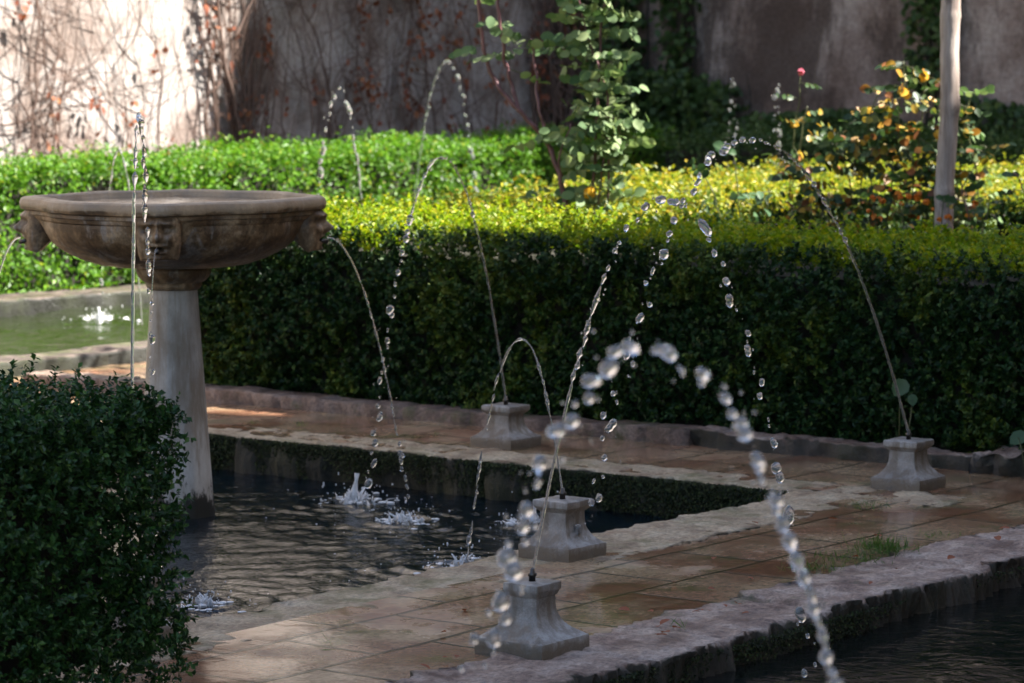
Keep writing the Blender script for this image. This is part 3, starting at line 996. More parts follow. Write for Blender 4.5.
def jet(label, src, d, ra, za, r_end, fall=1.0, r_stream=.005, solid=.45, beads=1.0, drops=26, size=.010, seed=0, tail=None, spread=.006, gaps=(), lig=1.0, elong=.4):
    """water thrown from src along the level direction d: apex at distance ra and height za, then falling to r_end;
    'solid' is the share of the way that holds together as a stream."""
    r = random.Random(100 + seed)
    src = Vector(src)
    d = Vector((d[0], d[1], 0)).normalized()
    root = thing('water_jet', label, 'water jet', src, 0, 'water jets round the pool')

    def at(rr):
        if rr < ra:
            z = za - (za - src.z) * ((rr - ra) / ra) ** 2
        else:
            z = za - (za - src.z) * ((rr - ra) / (ra * fall)) ** 2
        return d * rr + Vector((0, 0, z - src.z))

    # arc-length table
    R = [r_end * i / 400 for i in range(401)]
    P = [at(x) for x in R]
    S = [0]
    for i in range(400):
        S.append(S[-1] + (P[i + 1] - P[i]).length)
    total = S[-1]

    def at_s(s_):
        i = int(np.searchsorted(S, s_, 'right')) - 1
        i = max(0, min(399, i))
        q = (s_ - S[i]) / max(1e-9, S[i + 1] - S[i])
        return P[i].lerp(P[i + 1], q), (P[i + 1] - P[i]).normalized()

    # a clear column at the nozzle, then ligaments of uneven length that thin and part
    parts = []
    clear = min(solid, .16 + .10 * r.random())
    runs = []
    stretches = [(0, solid)] + list(tail or [])
    for (q0, q1) in stretches:
        a = q0 * total
        if q0 == 0:
            runs.append((0, clear * total, True))
            a = clear * total
        while a < q1 * total:
            ln = r.choice((.022, .03, .045, .06, .09)) * r.uniform(.8, 1.3) * lig
            runs.append((a - .006, min(a + ln, q1 * total), False))
            a += ln + max(-.004, r.gauss(.001, .006)) * lig * (.4 + 2.0 * beads * a / total)
    for (a0, a1, column) in runs:
        if a1 - a0 < .008:
            continue
        n = max(8, int((a1 - a0) / .0035))
        fat = r.uniform(.75, 1.25)
        off = Vector((r.gauss(0, 1), r.gauss(0, 1), r.gauss(0, 1))) * (0 if column else .0016 * beads)
        sd = r.uniform(0, 90)
        head = r.uniform(.3, .8)
        pts, rad = [], []
        for i in range(n + 1):
            q = i / n
            k = a0 + (a1 - a0) * q
            p, t = at_s(k)
            w_ = Vector((nz(k * 14, sd), nz(k * 14, sd + 40), nz(k * 14, sd + 80))) * .0035 * beads * min(1, k / total * 2.5)
            pts.append(p + w_ + off)
            if column:
                b_ = .72 + .22 * nz(k * 30, sd) + .10 * nz(k * 120, sd)
                e = min(1, (n - i) / 5 + .15)
            else:
                b_ = fat * (.62 + .55 * math.exp(-((q - head) / .28) ** 2)) * (1 + .5 * nz(k * 70, sd) + .25 * nz(k * 160, sd))
                e = min(1, math.sin(math.pi * min(1, max(0, q))) ** .5 + .10)
            rad.append(max(.0008, r_stream * b_ * e))
        parts.append(tube(pts, rad, 9))
    # fine spray that has torn off
    for i in range(int(drops * 1.3)):
        k = total * r.uniform(.2, 1)
        p, t = at_s(k)
        sp = spread * (.6 + 2.5 * k / total)
        c = p + Vector((r.gauss(0, sp), r.gauss(0, sp), r.gauss(0, sp)))
        z_ = size * r.uniform(.1, .28)
        bl = BLOBS[r.randrange(6)]
        parts.append(([c + Vector(v.co) * z_ for v in bl.vertices], [tuple(p_.vertices) for p_ in bl.polygons]))
    v, f = join(parts)
    link('stream', make_mesh('stream', v, f), M['drop'], root)
    # beads of water
    lo = solid * total
    for i in range(drops):
        s_ = lo + (total - lo) * (i + r.uniform(-.35, .35) + .3) / drops
        q = s_ / total
        if any(a <= q <= b for a, b in gaps):
            continue
        p, t = at_s(max(0, min(total, s_)))
        sp = spread * (.4 + 2.2 * max(0, q - solid))
        p = p + Vector((r.gauss(0, sp), r.gauss(0, sp), r.gauss(0, sp)))
        o = link('droplet', BLOBS[r.choice((0, 1, 2, 3, 5, 3, 1) if elong > .3 else (0, 1, 5, 3))], None, root)
        k = size * r.choice((.32, .45, .55, .7, .85, 1.0, 1.25))
        o.scale = (k * r.uniform(.8, 1.05), k, k * (1 + (r.uniform(-.1, .7)) * elong))
        o.location = p
        o.rotation_euler = (t.to_track_quat('Z', 'Y').to_matrix() @ Matrix.Rotation(r.uniform(0, 6.28), 3, 'Z') @ Matrix.Rotation(r.gauss(0, .35), 3, 'X')).to_euler()
    return root


UW, US = (-.8, .6), (.6, .8)
NUW, NUS = (.8, -.6), (-.6, -.8)
jet('sharp water jet rising from the nearest pedestal and breaking into drops to its right', W(6.70, 4.96, .20), NUW, .415, 1.185, .86, .97, .0056, .34, 1.0, 38, .0115, 1)
jet('small water jet curling left from the pedestal just behind the nearest one', W(7.99, 5.80, .195), UW, .155, .66, .385, 1.12, .0042, .60, .8, 5, .009, 2, tail=[(.665, .80), (.83, .985)], spread=.003)
jet('water jet from the far-path pedestal, arching left in front of the dark hedge', W(10.02, 7.545, .18), NUS, .40, 1.125, .88, .98, .0056, .52, .9, 30, .0125, 3)
jet('long water jet from the far-right pedestal arching over the hedge top', W(9.945, 5.72, .19), NUS, 1.06, 1.25, 1.98, .80, .0064, .44, .8, 42, .0125, 4, spread=.009)
jet('blurred heavy water jet crossing the lower right, nearest to the viewer', (.55, 4.15, .18), UW, .453, 1.17, .80, .92, .0085, .44, 1.2, 62, .0112, 5, spread=.010, lig=.26, elong=.2)
jet('tall water jet seen in front of the fountain bowl and its left mask', (-1.0, 8.5, .19), (-.03, 1), .37, 1.375, 1.12, 1.28, .0062, .42, 1.0, 30, .012, 6)
jet('arched water jet above the right end of the fountain bowl, against the pale wall', W(13.35, 10.95, .17), UW, .205, 1.29, .46, 1.1, .0062, .34, 1.3, 34, .014, 7)
jet('arched water jet between the bowl and the climbing rose, against the shaded wall', W(17.5, 14.0, .17), NUW, .325, 1.385, .72, .9, .007, .36, 1.3, 34, .016, 8)
jet('faint small water jet behind the fountain bowl at far left', W(11.6, 10.95, .17), UW, .14, 1.02, .34, 1.0, .0055, .45, 1.0, 14, .012, 9)
jet('upright water jet beside the pink rosebud', W(19.9, 10.9, .1) * 0 + Vector((1.66, 20.3, .1)), (-.3, -1), .10, 1.27, .2, 1.0, .006, .26, 1.4, 30, .013, 10)
jet('fainter upright water jet against the dark ivy, left of the rosebud', Vector((1.40, 21.4, .1)), (.3, -1), .10, 1.285, .2, 1.0, .005, .26, 1.4, 26, .011, 11)
fb = W(8.60, 7.96, 0)
jet('spout of water from the right-hand mask of the fountain bowl', fb + Vector((.545, .02, .862)), (1, -.1), .004, .8625, .30, 1.65, .0042, .72, .6, 10, .009, 12)
jet('spout of water from the left-hand mask of the fountain bowl', fb + Vector((-.545, 0, .862)), (-1, -.1), .004, .8625, .21, 1.16, .0045, .9, .4, 4, .008, 13)
jet('thin trickle from the mouth of the front mask on the bowl', fb + Vector((0, -.55, .862)), (-.12, -1), .004, .8625, .20, 1.10, .0026, .2, .9, 40, .0042, 14, spread=.002)


# ------------------------------------------------------------------ splashes on the water
def splash(label, s, w, z, size, seed, tall=0.0):
    r = random.Random(500 + seed)
    parts = []
    for i in range(34):
        a, d = r.uniform(0, 6.28), abs(r.gauss(0, .5)) * size
        x, y = d * math.cos(a), d * math.sin(a)
        h = max(.006, r.uniform(.2, 1.0) * size * .42 * math.exp(-(d / size) ** 2))
        rb = r.uniform(.03, .10) * size
        pts = [(x, y, -.008), (x + r.gauss(0, .06) * size, y + r.gauss(0, .06) * size, h * .55), (x * 1.12 + r.gauss(0, .08) * size, y * 1.12 + r.gauss(0, .08) * size, h)]
        parts.append(tube(pts, [rb, rb * .6, rb * .22], 7))
    if tall:
        pts = [(0, 0, -.01), (.06 * size, 0, tall * .4), (0, .02 * size, tall * .75), (-.03 * size, 0, tall)]
        parts.append(tube(pts, [.26 * size, .11 * size, .05 * size, .085 * size], 9))
    # churned ring of low foam
    for i in range(40):
        a, d = r.uniform(0, 6.28), abs(r.gauss(.5, .45)) * size * 1.3
        k = r.uniform(.03, .10) * size
        c = Vector((d * math.cos(a), d * math.sin(a), .002))
        bl = BLOBS[i % 6]
        parts.append(([c + Vector((v.co.x * k * 1.8, v.co.y * k * 1.3, v.co.z * k * .35)) for v in bl.vertices], [tuple(p.vertices) for p in bl.polygons]))
    root = thing('splash', label, 'splash', W(s, w, z), r.uniform(0, 6), 'splashes where the jets land')
    v, f = join(parts)
    link('crown', make_mesh('crown', v, f), M['foam'], root)
    parts = []
    for i in range(46):
        a, d = r.uniform(0, 6.28), abs(r.gauss(.6, .6)) * size
        k = r.uniform(.010, .035) * size
        c = Vector((d * math.cos(a), d * math.sin(a), abs(r.gauss(0, .35)) * size + .003))
        parts.append(([c + Vector(v.co) * k for v in BLOBS[i % 6].vertices], [tuple(p.vertices) for p in BLOBS[i % 6].polygons]))
    v, f = join(parts)
    o = link('spray', make_mesh('spray', v, f), M['foam'], root)
    o['kind'] = 'stuff'
    return root


splash('white splash with a tall thrown tongue of water, in the middle of the pool', 9.24, 7.65, -.135, .12, 1, .105)
splash('low white splash right of the tall-tongued one', 8.97, 7.20, -.135, .10, 2)
splash('white splash against the near edge of the pool', 8.30, 6.42, -.135, .11, 3)
splash('white splash behind the nearest pedestal jet, at the right of the pool', 9.21, 6.81, -.135, .11, 4, .06)
splash('small splash at the pool edge beside the near hedge', 7.27, 6.62, -.135, .09, 5)
splash('sunlit splash on the green canal at far left', 13.5, 13.08, -.05, .11, 6, .07)

# floating foam flecks near the splashes
parts = []
for i in range(110):
    c = SPLASH[i % 5]
    s, w = c[0] + random.gauss(0, .28), c[1] + random.gauss(0, .28)
    if not (6.0 < s < 9.5 and 6.05 < w < 9.9):
        continue
    k = random.uniform(.001, .003)
    parts.append(([Vector((s, w, -.132)) + Vector((v.co.x * k * 1.4, v.co.y * k * 1.4, v.co.z * k * .3)) for v in BLOBS[i % 6].vertices], [tuple(p.vertices) for p in BLOBS[i % 6].polygons]))
v, f = join(parts)
o = link('foam', make_mesh('foam', v, f), M['foam'], rot=True)
tag(o, 'flecks of foam floating on the dark pool', 'foam', kind='stuff')


# ------------------------------------------------------------------ plants
def spray_leaves(points, size, count, radius, up=.5, out=None, shape='oval'):
    """leaves round given points; returns verts, polys."""
    P = np.array(points)
    C = np.repeat(P, count, 0) + rng.normal(size=(len(P) * count, 3)) * radius
    n = len(C)
    Nn = unit(rng.normal(size=(n, 3)) * .7 + np.array([.35, -.45, up]))
    T = unit(rng.normal(size=(n, 3)) + np.array([0, 0, -.25]))
    L = size * rng.uniform(.6, 1.25, n)
    return leaf_arrays(C, Nn, T, L, L * rng.uniform(.6, .8, n), .2, shape)


def compound_leaves(nodes, size, mat_n=5):
    """rose leaves: a short stalk with five leaflets at each node (point, outward direction)."""
    Cs, Ts, Ns, Ls = [], [], [], []
    stalks = []
    for (p, d) in nodes:
        p, d = np.array(p), np.array(d) / np.linalg.norm(d)
        side = np.cross(d, [0, 0, 1])
        side /= max(1e-6, np.linalg.norm(side))
        nrm = unit((np.cross(side, d) * .55 + rng.normal(size=3) * np.array([.7, .7, .3]) + np.array([.25, -.35, 0]))[None])[0]
        if nrm[2] < 0:
            nrm = -nrm
        ln = size * rng.uniform(1.9, 2.6)
        e = p + d * ln + np.array([0, 0, -.25 * ln * rng.random()])
        stalks.append(tube([p, (p + e) / 2 + [0, 0, .01], e], [.0022, .0018, .001], 4))
        for (q, sg) in ((.45, -1), (.45, 1), (.78, -1), (.78, 1), (1.0, 0)):
            L = size * rng.uniform(.8, 1.15)
            t = d * (.45 if sg else 1) + side * sg * .9
            t = t / np.linalg.norm(t)
            Cs.append(p + (e - p) * q + t * L * .52)
            Ts.append(t)
            Ns.append(nrm + rng.normal(size=3) * .28)
            Ls.append(L)
    Ls = np.array(Ls)
    v, t = leaf_arrays(np.array(Cs), unit(np.array(Ns)), np.array(Ts), Ls, Ls * rng.uniform(.62, .78, len(Ls)), .16, 'oval')
    return v, t, stalks


def cane(pts, r0, r1, wob=.012, seed=0):
    """smooth wavering cane through points."""
    pts = [np.array(p, float) for p in pts]
    out = []
    n = 14
    for i in range(len(pts) - 1):
        p0, p1, p2, p3 = pts[max(i - 1, 0)], pts[i], pts[i + 1], pts[min(i + 2, len(pts) - 1)]
        for k in range(n):
            t = k / n
            q = .5 * ((2 * p1) + (-p0 + p2) * t + (2 * p0 - 5 * p1 + 4 * p2 - p3) * t * t + (-p0 + 3 * p1 - 3 * p2 + p3) * t ** 3)
            out.append(q)
    out.append(pts[-1])
    m = len(out)
    res = [p + wob * np.array([nz(i * .23, seed), nz(i * .23, seed + 9), 0]) for i, p in enumerate(out)]
    rad = [r0 + (r1 - r0) * i / (m - 1) for i in range(m)]
    rad = [x * (1.2 if i % 9 == 0 and r0 < .02 else 1) for i, x in enumerate(rad)]
    return res, rad


def flower(c, size, n=14, flat=.5):
    C = np.repeat(np.array([c]), n, 0)
    d = unit(rng.normal(size=(n, 3)) + np.array([0, 0, flat]))
    return leaf_arrays(C + d * size * .4, unit(d + rng.normal(size=(n, 3)) * .4), unit(rng.normal(size=(n, 3)) + np.array([0, 0, .4])), np.full(n, size * .9), np.full(n, size * .8), .2, 'oval')


def nodes_on(path, start, end, count, out_r=.9, zbias=.1):
    res = []
    m = len(path)
    for i in range(count):
        q = start + (end - start) * (i + rng.random() * .6) / count
        p = path[min(m - 1, int(q * m))]
        a = i * 2.4 + rng.random() * .9
        res.append((p, (math.cos(a) * out_r, math.sin(a) * out_r, zbias + rng.normal() * .25)))
    return res


def cat(parts):
    V, T, k = [], [], 0
    for v, t in parts:
        V.append(v)
        T.append(t + k)
        k += len(v)
    return np.concatenate(V), np.concatenate(T)


# climbing rose, rooted in the hedge: at about (12.2, 8.7)
def climbing_rose():
    base = W(12.25, 8.72)
    root = thing('climbing_rose', 'tall leafy rose with bare purple canes growing out of the hedge', 'rose bush', base, 0)
    canes = [
        ([(0, 0, .2), (.0, .02, .75), (.01, .0, 1.1), (.03, .02, 1.5), (.05, 0, 1.9), (.02, 0, 2.4)], .0085, .004),
        ([(-.03, .03, .2), (-.13, .0, .80), (-.20, .02, 1.06), (-.33, .0, 1.22), (-.47, .02, 1.40), (-.52, 0, 1.66), (-.56, 0, 2.1)], .0135, .008),
        ([(-.34, .0, 1.23), (-.385, .03, 1.38), (-.43, .0, 1.62), (-.45, 0, 2.0)], .010, .007),
        ([(-.20, .02, 1.06), (-.245, .0, 1.22), (-.27, .05, 1.45), (-.28, .03, 1.56)], .009, .005),
        ([(.05, .02, .3), (.07, .03, .9), (.06, -.02, 1.3), (-.03, 0, 1.58), (-.08, 0, 1.80)], .006, .003),
        ([(.02, .0, .80), (.05, -.05, 1.05), (.09, -.03, 1.2), (.13, 0, 1.08)], .004, .002),
        ([(-.12, .0, .82), (-.16, -.05, 1.0), (-.1, -.05, 1.18)], .005, .003),
    ]
    tubes, nodes = [], []
    for i, (pts, r0, r1) in enumerate(canes):
        path, rad = cane(pts, r0, r1, .012, i * 3)
        tubes.append(tube(path, rad, 7))
        if i == 0:
            nodes += nodes_on(path, .2, 1, 105)
        elif i == 1:
            nodes += nodes_on(path, .33, .40, 3) + nodes_on(path, .7, 1, 6)
        elif i == 2:
            nodes += nodes_on(path, .35, 1, 6)
        elif i == 3:
            nodes += nodes_on(path, .75, 1, 5)
        elif i == 4:
            nodes += nodes_on(path, .4, 1, 26)
        elif i == 5:
            nodes += nodes_on(path, .1, 1, 34)
        else:
            nodes += nodes_on(path, .1, 1, 7)
    v, t, st = compound_leaves(nodes, .062)
    v2, f2 = join(tubes)
    link('cane', make_mesh('cane', v2, f2), M['cane'], root)
    link('foliage', fast_mesh('foliage', v, t, True), M['rose_leaf'], root)
    v2, f2 = join(st)
    link('leaf_stalks', make_mesh('leaf_stalks', v2, f2), M['green_stem'], root)
    v, t = flower((-.02, -.10, .86), .045, 14)
    link('flower', fast_mesh('flower', v, t, True), M['yellow_petal'], root)


climbing_rose()


def bush(name, label, base, stems, leaf_size, leaves_per, mat, flowers, cat_='rose bush', stem_mat='green_stem', seed=0, r0=.005):
    root = thing(name, label, cat_, base, 0)
    tubes, nodes = [], []
    for i, pts in enumerate(stems):
        path, rad = cane(pts, r0, .0025, .014, seed + i * 5)
        tubes.append(tube(path, rad, 6))
        nodes += nodes_on(path, .15, 1, int(leaves_per * 1.4))
    v2, f2 = join(tubes)
    link('stems', make_mesh('stems', v2, f2), M[stem_mat], root)
    v, t, st = compound_leaves(nodes, leaf_size)
    link('foliage', fast_mesh('foliage', v, t, True), M[mat], root)
    v2, f2 = join(st)
    link('leaf_stalks', make_mesh('leaf_stalks', v2, f2), M[stem_mat], root)
    for (c, sz, pm) in flowers:
        v, t = flower(c, sz * .75, 9)
        link('flower', fast_mesh('flower', v, t, True), M[pm], root)
    return root


bb = W(13.6, 7.55)
bush('rose_bush', 'turning rose bush with yellow and orange leaves beside the pale trunk', W(13.45, 7.93),
     [[(0, 0, 0), (-.05, .05, .5), (-.13, .0, .9), (-.20, .05, 1.12)], [(.02, 0, 0), (.05, .03, .6), (.10, .0, 1.1), (.13, 0, 1.45)],
      [(0, 0, 0), (.08, .0, .5), (.2, .1, .95), (.24, .05, 1.40)], [(0, 0, 0), (-.04, .0, .5), (-.06, .1, .9), (.0, .05, 1.30)], [(0, 0, 0), (.18, .0, .5), (.30, .1, .9), (.38, .05, 1.25)], [(-.02, 0, 0), (-.15, .05, .5), (-.30, .0, .85), (-.42, 0, .98)],
      [(0, 0, 0), (.2, -.05, .5), (.38, .0, .8), (.52, 0, 1.05)], [(0, 0, 0), (-.02, .05, .6), (-.03, 0, .95), (-.10, -.03, 1.08)],
      [(.05, 0, 0), (.15, .1, .6), (.18, .0, .95), (.06, 0, 1.15)], [(0, .05, 0), (-.1, .1, .4), (-.25, .1, .7), (-.3, .05, .8)],
      [(0, .05, 0), (.3, .1, .4), (.36, .0, .7), (.30, .05, .95)]],
     .05, 24, 'autumn_leaf',
     [((.13, 0, 1.30), .07, 'yellow_petal'), ((.30, .0, 1.10), .06, 'yellow_petal'), ((-.02, -.02, 1.02), .05, 'pale_petal'),
      ((.05, -.02, .90), .06, 'pale_petal'), ((-.18, 0, .78), .04, 'yellow_petal'), ((.22, 0, 1.38), .05, 'yellow_petal')], seed=2)
bush('rose_bush', 'green leafy rose shoots rising just right of the pale trunk', W(13.8, 7.66),
     [[(0, 0, 0), (.03, .05, .6), (-.01, .0, 1.0), (.05, .05, 1.32)], [(.02, 0, 0), (.10, .03, .5), (.06, .0, .95), (-.06, 0, 1.35)], [(.0, 0, 0), (.12, .03, .4), (.05, .0, .75), (.10, 0, .95)]],
     .052, 8, 'rose_leaf', [], seed=5)
bush('rose_bush', 'slender rose shoot with a single pink bud, left of the turning bush', W(14.0, 8.80),
     [[(0, 0, 0), (.03, .05, .5), (.05, .0, .95), (.09, 0, 1.37)], [(.02, 0, 0), (.0, .05, .5), (.07, .0, .9), (.12, 0, 1.22)]],
     .042, 8, 'autumn_leaf', [((.09, 0, 1.39), .035, 'pink_petal'), ((.06, 0, 1.13), .05, 'yellow_petal')], seed=8)
bush('rose_bush', 'small dark rose sprig standing up before the yellow hedge top', W(12.6, 8.15),
     [[(0, 0, 0), (.02, .0, .5), (.0, .0, .8), (-.03, 0, 1.06)], [(.02, 0, 0), (.09, .0, .5), (.12, .0, .75), (.14, 0, .88)], [(0, 0, 0), (-.06, .0, .5), (-.1, .0, .8), (-.15, 0, .92)]],
     .055, 4, 'weed_leaf', [], seed=9, r0=.004)
bush('rose_bush', 'dusky rose tangle at the right edge of the flower bed', W(13.3, 7.1),
     [[(0, 0, 0), (.1, .05, .5), (.18, .0, .9), (.22, 0, 1.15)], [(.02, 0, 0), (-.1, .03, .4), (-.2, .0, .7), (-.26, 0, .9)], [(0, 0, 0), (.2, .03, .4), (.4, .0, .7), (.5, 0, .9)],
      [(0, 0, 0), (.0, .03, .4), (.05, .0, .75), (.0, 0, .95)], [(0, 0, 0), (.3, .03, .4), (.5, .0, .85), (.6, 0, 1.1)]],
     .045, 9, 'weed_leaf', [], seed=12, stem_mat='cane')
bush('flower_plant', 'low orange marigold clump before the pale trunk', W(12.75, 7.23),
     [[(0, 0, 0), (.03, .0, .3), (.05, .0, .86)], [(0, 0, 0), (-.08, .0, .4), (-.14, .0, .84)], [(0, 0, 0), (.1, .0, .4), (.17, .0, .82)], [(0, 0, 0), (-.15, .05, .4), (-.26, .05, .82)], [(0, 0, 0), (.15, .05, .4), (.27, .05, .85)]],
     .028, 8, 'autumn_leaf', [((random.uniform(-.3, .3), random.uniform(-.08, .08), random.uniform(.76, .90)), random.uniform(.02, .036), 'orange_petal') for _ in range(20)], 'flowers', seed=20)
bush('flower_plant', 'spent flower stalks with yellow tips at the left of the bed', W(12.4, 7.66),
     [[(0, 0, 0), (.0, .0, .4), (.02, .0, .84)], [(0, 0, 0), (.06, .0, .4), (.09, .0, .86)], [(0, 0, 0), (.12, .0, .4), (.17, .0, .82)], [(0, 0, 0), (-.05, .0, .4), (-.08, .0, .80)]],
     .022, 6, 'autumn_leaf', [((.02, 0, .85), .03, 'yellow_petal'), ((.1, 0, .87), .03, 'pale_petal')], 'flowers', seed=25)


# slim tree with a pale trunk
def slim_tree():
    root = thing('young_tree', 'slim tree with a smooth pale trunk standing in the flower bed', 'tree', W(13.5, 7.59), 0)
    path, rad = cane([(0, 0, -.1), (.0, 0, .6), (.004, 0, .9), (.022, 0, 1.25), (.018, 0, 1.6), (.03, 0, 1.95), (.05, .02, 2.8), (.08, .05, 3.4)], .044, .046, .004, 3)
    rad = [x * (1 + .07 * nz(i * .45, 4) + .10 * math.exp(-((i % 17) - 8) ** 2 / 1.5)) for i, x in enumerate(rad)]
    parts = [tube(path, rad, 16)]
    tips = []
    for k in range(9):
        a = k * 2.4
        z0 = 2.7 + .09 * k
        e = (.08 + .8 * math.cos(a), .8 * math.sin(a), z0 + .75 + .1 * k)
        pth, rd = cane([(.08, .02, z0), (.08 + .35 * math.cos(a), .35 * math.sin(a), z0 + .35), e], .016, .004, .03, k)
        parts.append(tube(pth, rd, 6))
        tips += [tuple(p) for p in pth[8::3]]
    v, f = join(parts)
    link('trunk', make_mesh('trunk', v, f), M['bark'], root)
    v, t = spray_leaves(tips, .06, 26, .16)
    link('crown', fast_mesh('crown', v, t, True), M['far_leaf'], root)


slim_tree()


# creepers on the pale wall (plane w = 16.5), and leaf masses on the brown one
def creeper(label, s, spread, height, stems, leaves, seed, thick=.011, red=True):
    r = random.Random(900 + seed)
    base = W(s, 16.46)
    root = thing('wall_creeper', label, 'creeper', base, ROT, 'dry creepers on the pale wall')
    parts, pts_all = [], []

    def grow(x, z, dx, dz, rad, depth):
        pts = []
        y = -r.uniform(.015, .09)
        n = int(r.uniform(22, 46))
        for i in range(n):
            pts.append((x, y + .012 * nz(x * 5, z * 5, seed), z))
            dx += r.gauss(0, .17)
            dx *= .88
            dz = max(-.15, dz + r.gauss(0, .12))
            ln = math.hypot(dx, dz) or 1
            st = .07
            x += dx / ln * st
            z += dz / ln * st
            if abs(x) > spread or z > height:
                break
            if depth < 3 and r.random() < .075:
                grow(x, z, dx + r.choice((-1, 1)) * r.uniform(.6, 1.4), dz * .6, rad * .55, depth + 1)
        if len(pts) > 2:
            m = len(pts)
            parts.append(tube(pts, [max(.0022, rad * (1 - .7 * i / m)) for i in range(m)], 5))
            pts_all.extend(pts)

    for i in range(stems):
        grow(r.gauss(0, spread * .35), r.uniform(-.1, .1), r.gauss(0, .25), 1.0, thick * r.uniform(.4, 1.1), 0)
        if r.random() < .7:
            grow(r.gauss(0, spread * .6), r.uniform(.6, height * .8), r.choice((-1, 1)) * 1.0, r.uniform(-.1, .5), thick * r.uniform(.25, .5), 2)
    v, f = join(parts)
    link('stems', make_mesh('stems', v, f), M['dry_twig'], root)
    if leaves:
        cen = [r.choice(pts_all) for _ in range(max(3, leaves // 9))]
        P = []
        for _ in range(leaves):
            c = r.choice(cen)
            P.append((c[0] + r.gauss(0, .06), -.05 - r.random() * .05, c[2] + r.gauss(0, .08)))
        P = np.array(P)
        n = len(P)
        v, t = leaf_arrays(P, unit(rng.normal(size=(n, 3)) * .6 + np.array([0, -1, .2])), unit(rng.normal(size=(n, 3)) * .6 + np.array([0, 0, -1])), rng.uniform(.03, .075, n), rng.uniform(.025, .055, n), .2, 'oval')
        link('leaves', fast_mesh('leaves', v, t, True), M['red_leaf'], root)
    return root


creeper('sunlit dry creeper just beyond the left edge of the view', 15.2, .6, 3.0, 9, 70, 11)
creeper('sunlit dry creeper farther left along the pale wall, out of view', 13.8, .6, 3.0, 8, 60, 12)
creeper('thin sunlit dry creeper with a few red leaves at far left of the pale wall', 16.5, .55, 3.0, 10, 80, 1)
creeper('sunlit dry creeper of upright stems above the left of the bowl', 17.3, .5, 3.0, 10, 60, 2)
creeper('bushy dry creeper trunk at the edge of the wall shadow', 18.45, .42, 3.0, 22, 220, 3, .022)
creeper('shaded tangle of bare creeper stems behind the first arched jets', 19.4, .7, 3.2, 10, 110, 4)
creeper('shaded creeper thick with red leaves on the pale wall', 20.4, .7, 3.2, 11, 420, 5)
creeper('shaded creeper beside the wall corner, behind the rose canes', 21.5, .6, 3.2, 9, 200, 6)
creeper('heavy dark creeper stem at the wall corner behind the climbing rose', 22.6, .5, 3.4, 26, 320, 7, .03)


def ivy(label, w0, w1, z0, z1, n, seed, thick=.35, leaf=.07):
    """a mass of dark climbing leaves against the brown wall (plane s = 23.2)."""
    root = thing('ivy', label, 'ivy', W(23.15, (w0 + w1) / 2), ROT)
    r = np.random.default_rng(seed)
    u, v = r.random(n * 2), r.random(n * 2)
    y = (u - .5) * (w1 - w0)
    z = z0 + v * (z1 - z0)
    P = np.stack([-r.random(n * 2) ** 1.5 * thick, y, z], 1)
    q = vnoise(P * np.array([0, 1, 1]), 2.2, seed)
    ed = np.minimum(np.minimum(u, 1 - u) * 2, (1 - v) * 2.2)
    keep = (ed + q * .35) > .28
    P = P[keep]
    n = len(P)
    v_, t_ = leaf_arrays(P, unit(r.normal(size=(n, 3)) * .6 + np.array([-1, 0, .5])), unit(r.normal(size=(n, 3)) + np.array([0, 0, -.6])), leaf * r.uniform(.6, 1.2, n), leaf * r.uniform(.5, 1.0, n), .2, 'oval')
    link('foliage', fast_mesh('foliage', v_, t_, True), M['far_leaf'], root)
    stems = []
    for i in range(5):
        y0 = (r.random() - .5) * (w1 - w0) * .7
        pts = [(-.04, y0 + .12 * nz(k * .4, i, seed), k * z1 / 12) for k in range(12)]
        stems.append(tube(pts, [.014 - .0009 * k for k in range(12)], 5))
    v2, f2 = join(stems)
    link('stems', make_mesh('stems', v2, f2), M['wood'], root)


creeper('thin dry creeper leaning across the sunlit wall above the bowl rim', 17.85, .35, 2.6, 3, 25, 9, .006)
ivy('dense dark ivy in the wall corner behind the climbing rose', 15.75, 16.6, 0, 5, 2400, 1, .5)
ivy('low dark shrubby ivy along the foot of the brown wall, middle', 14.6, 16.2, 0, 1.35, 2200, 2, .5)
ivy('dark ivy tongue hanging high on the brown wall right of the rose', 15.25, 15.85, 1.1, 4.5, 900, 3, .25)
ivy('low dark ivy behind the pink rosebud, along the brown wall', 12.7, 15.0, 0, 1.0, 2600, 4, .4)
ivy('dark ivy patch high behind the pale trunk', 12.9, 13.35, 1.1, 3.6, 700, 5, .2)
ivy('dark ivy at the far right of the brown wall', 11.4, 13.0, 0, 1.1, 1700, 6, .3)


# ------------------------------------------------------------------ small growth and litter
def tuft(label, s, w, n, h, seed, spread=.03, z=.005):
    r = np.random.default_rng(seed)
    C = np.zeros((n, 3))
    C[:, :2] = r.normal(size=(n, 2)) * spread
    T = unit(r.normal(size=(n, 3)) * .45 + np.array([0, 0, 1]))
    L = h * r.uniform(.5, 1.2, n)
    C = C + T * L[:, None] * .5
    v, t = leaf_arrays(C, unit(r.normal(size=(n, 3))), T, L, L * .03 + .0015, .2)
    o = link('grass_tuft', fast_mesh('grass_tuft', v, t), M['grass'], loc=W(s, w, z))
    return tag(o, label, 'grass')


def sw_at(px, py, z=0.0):
    pass


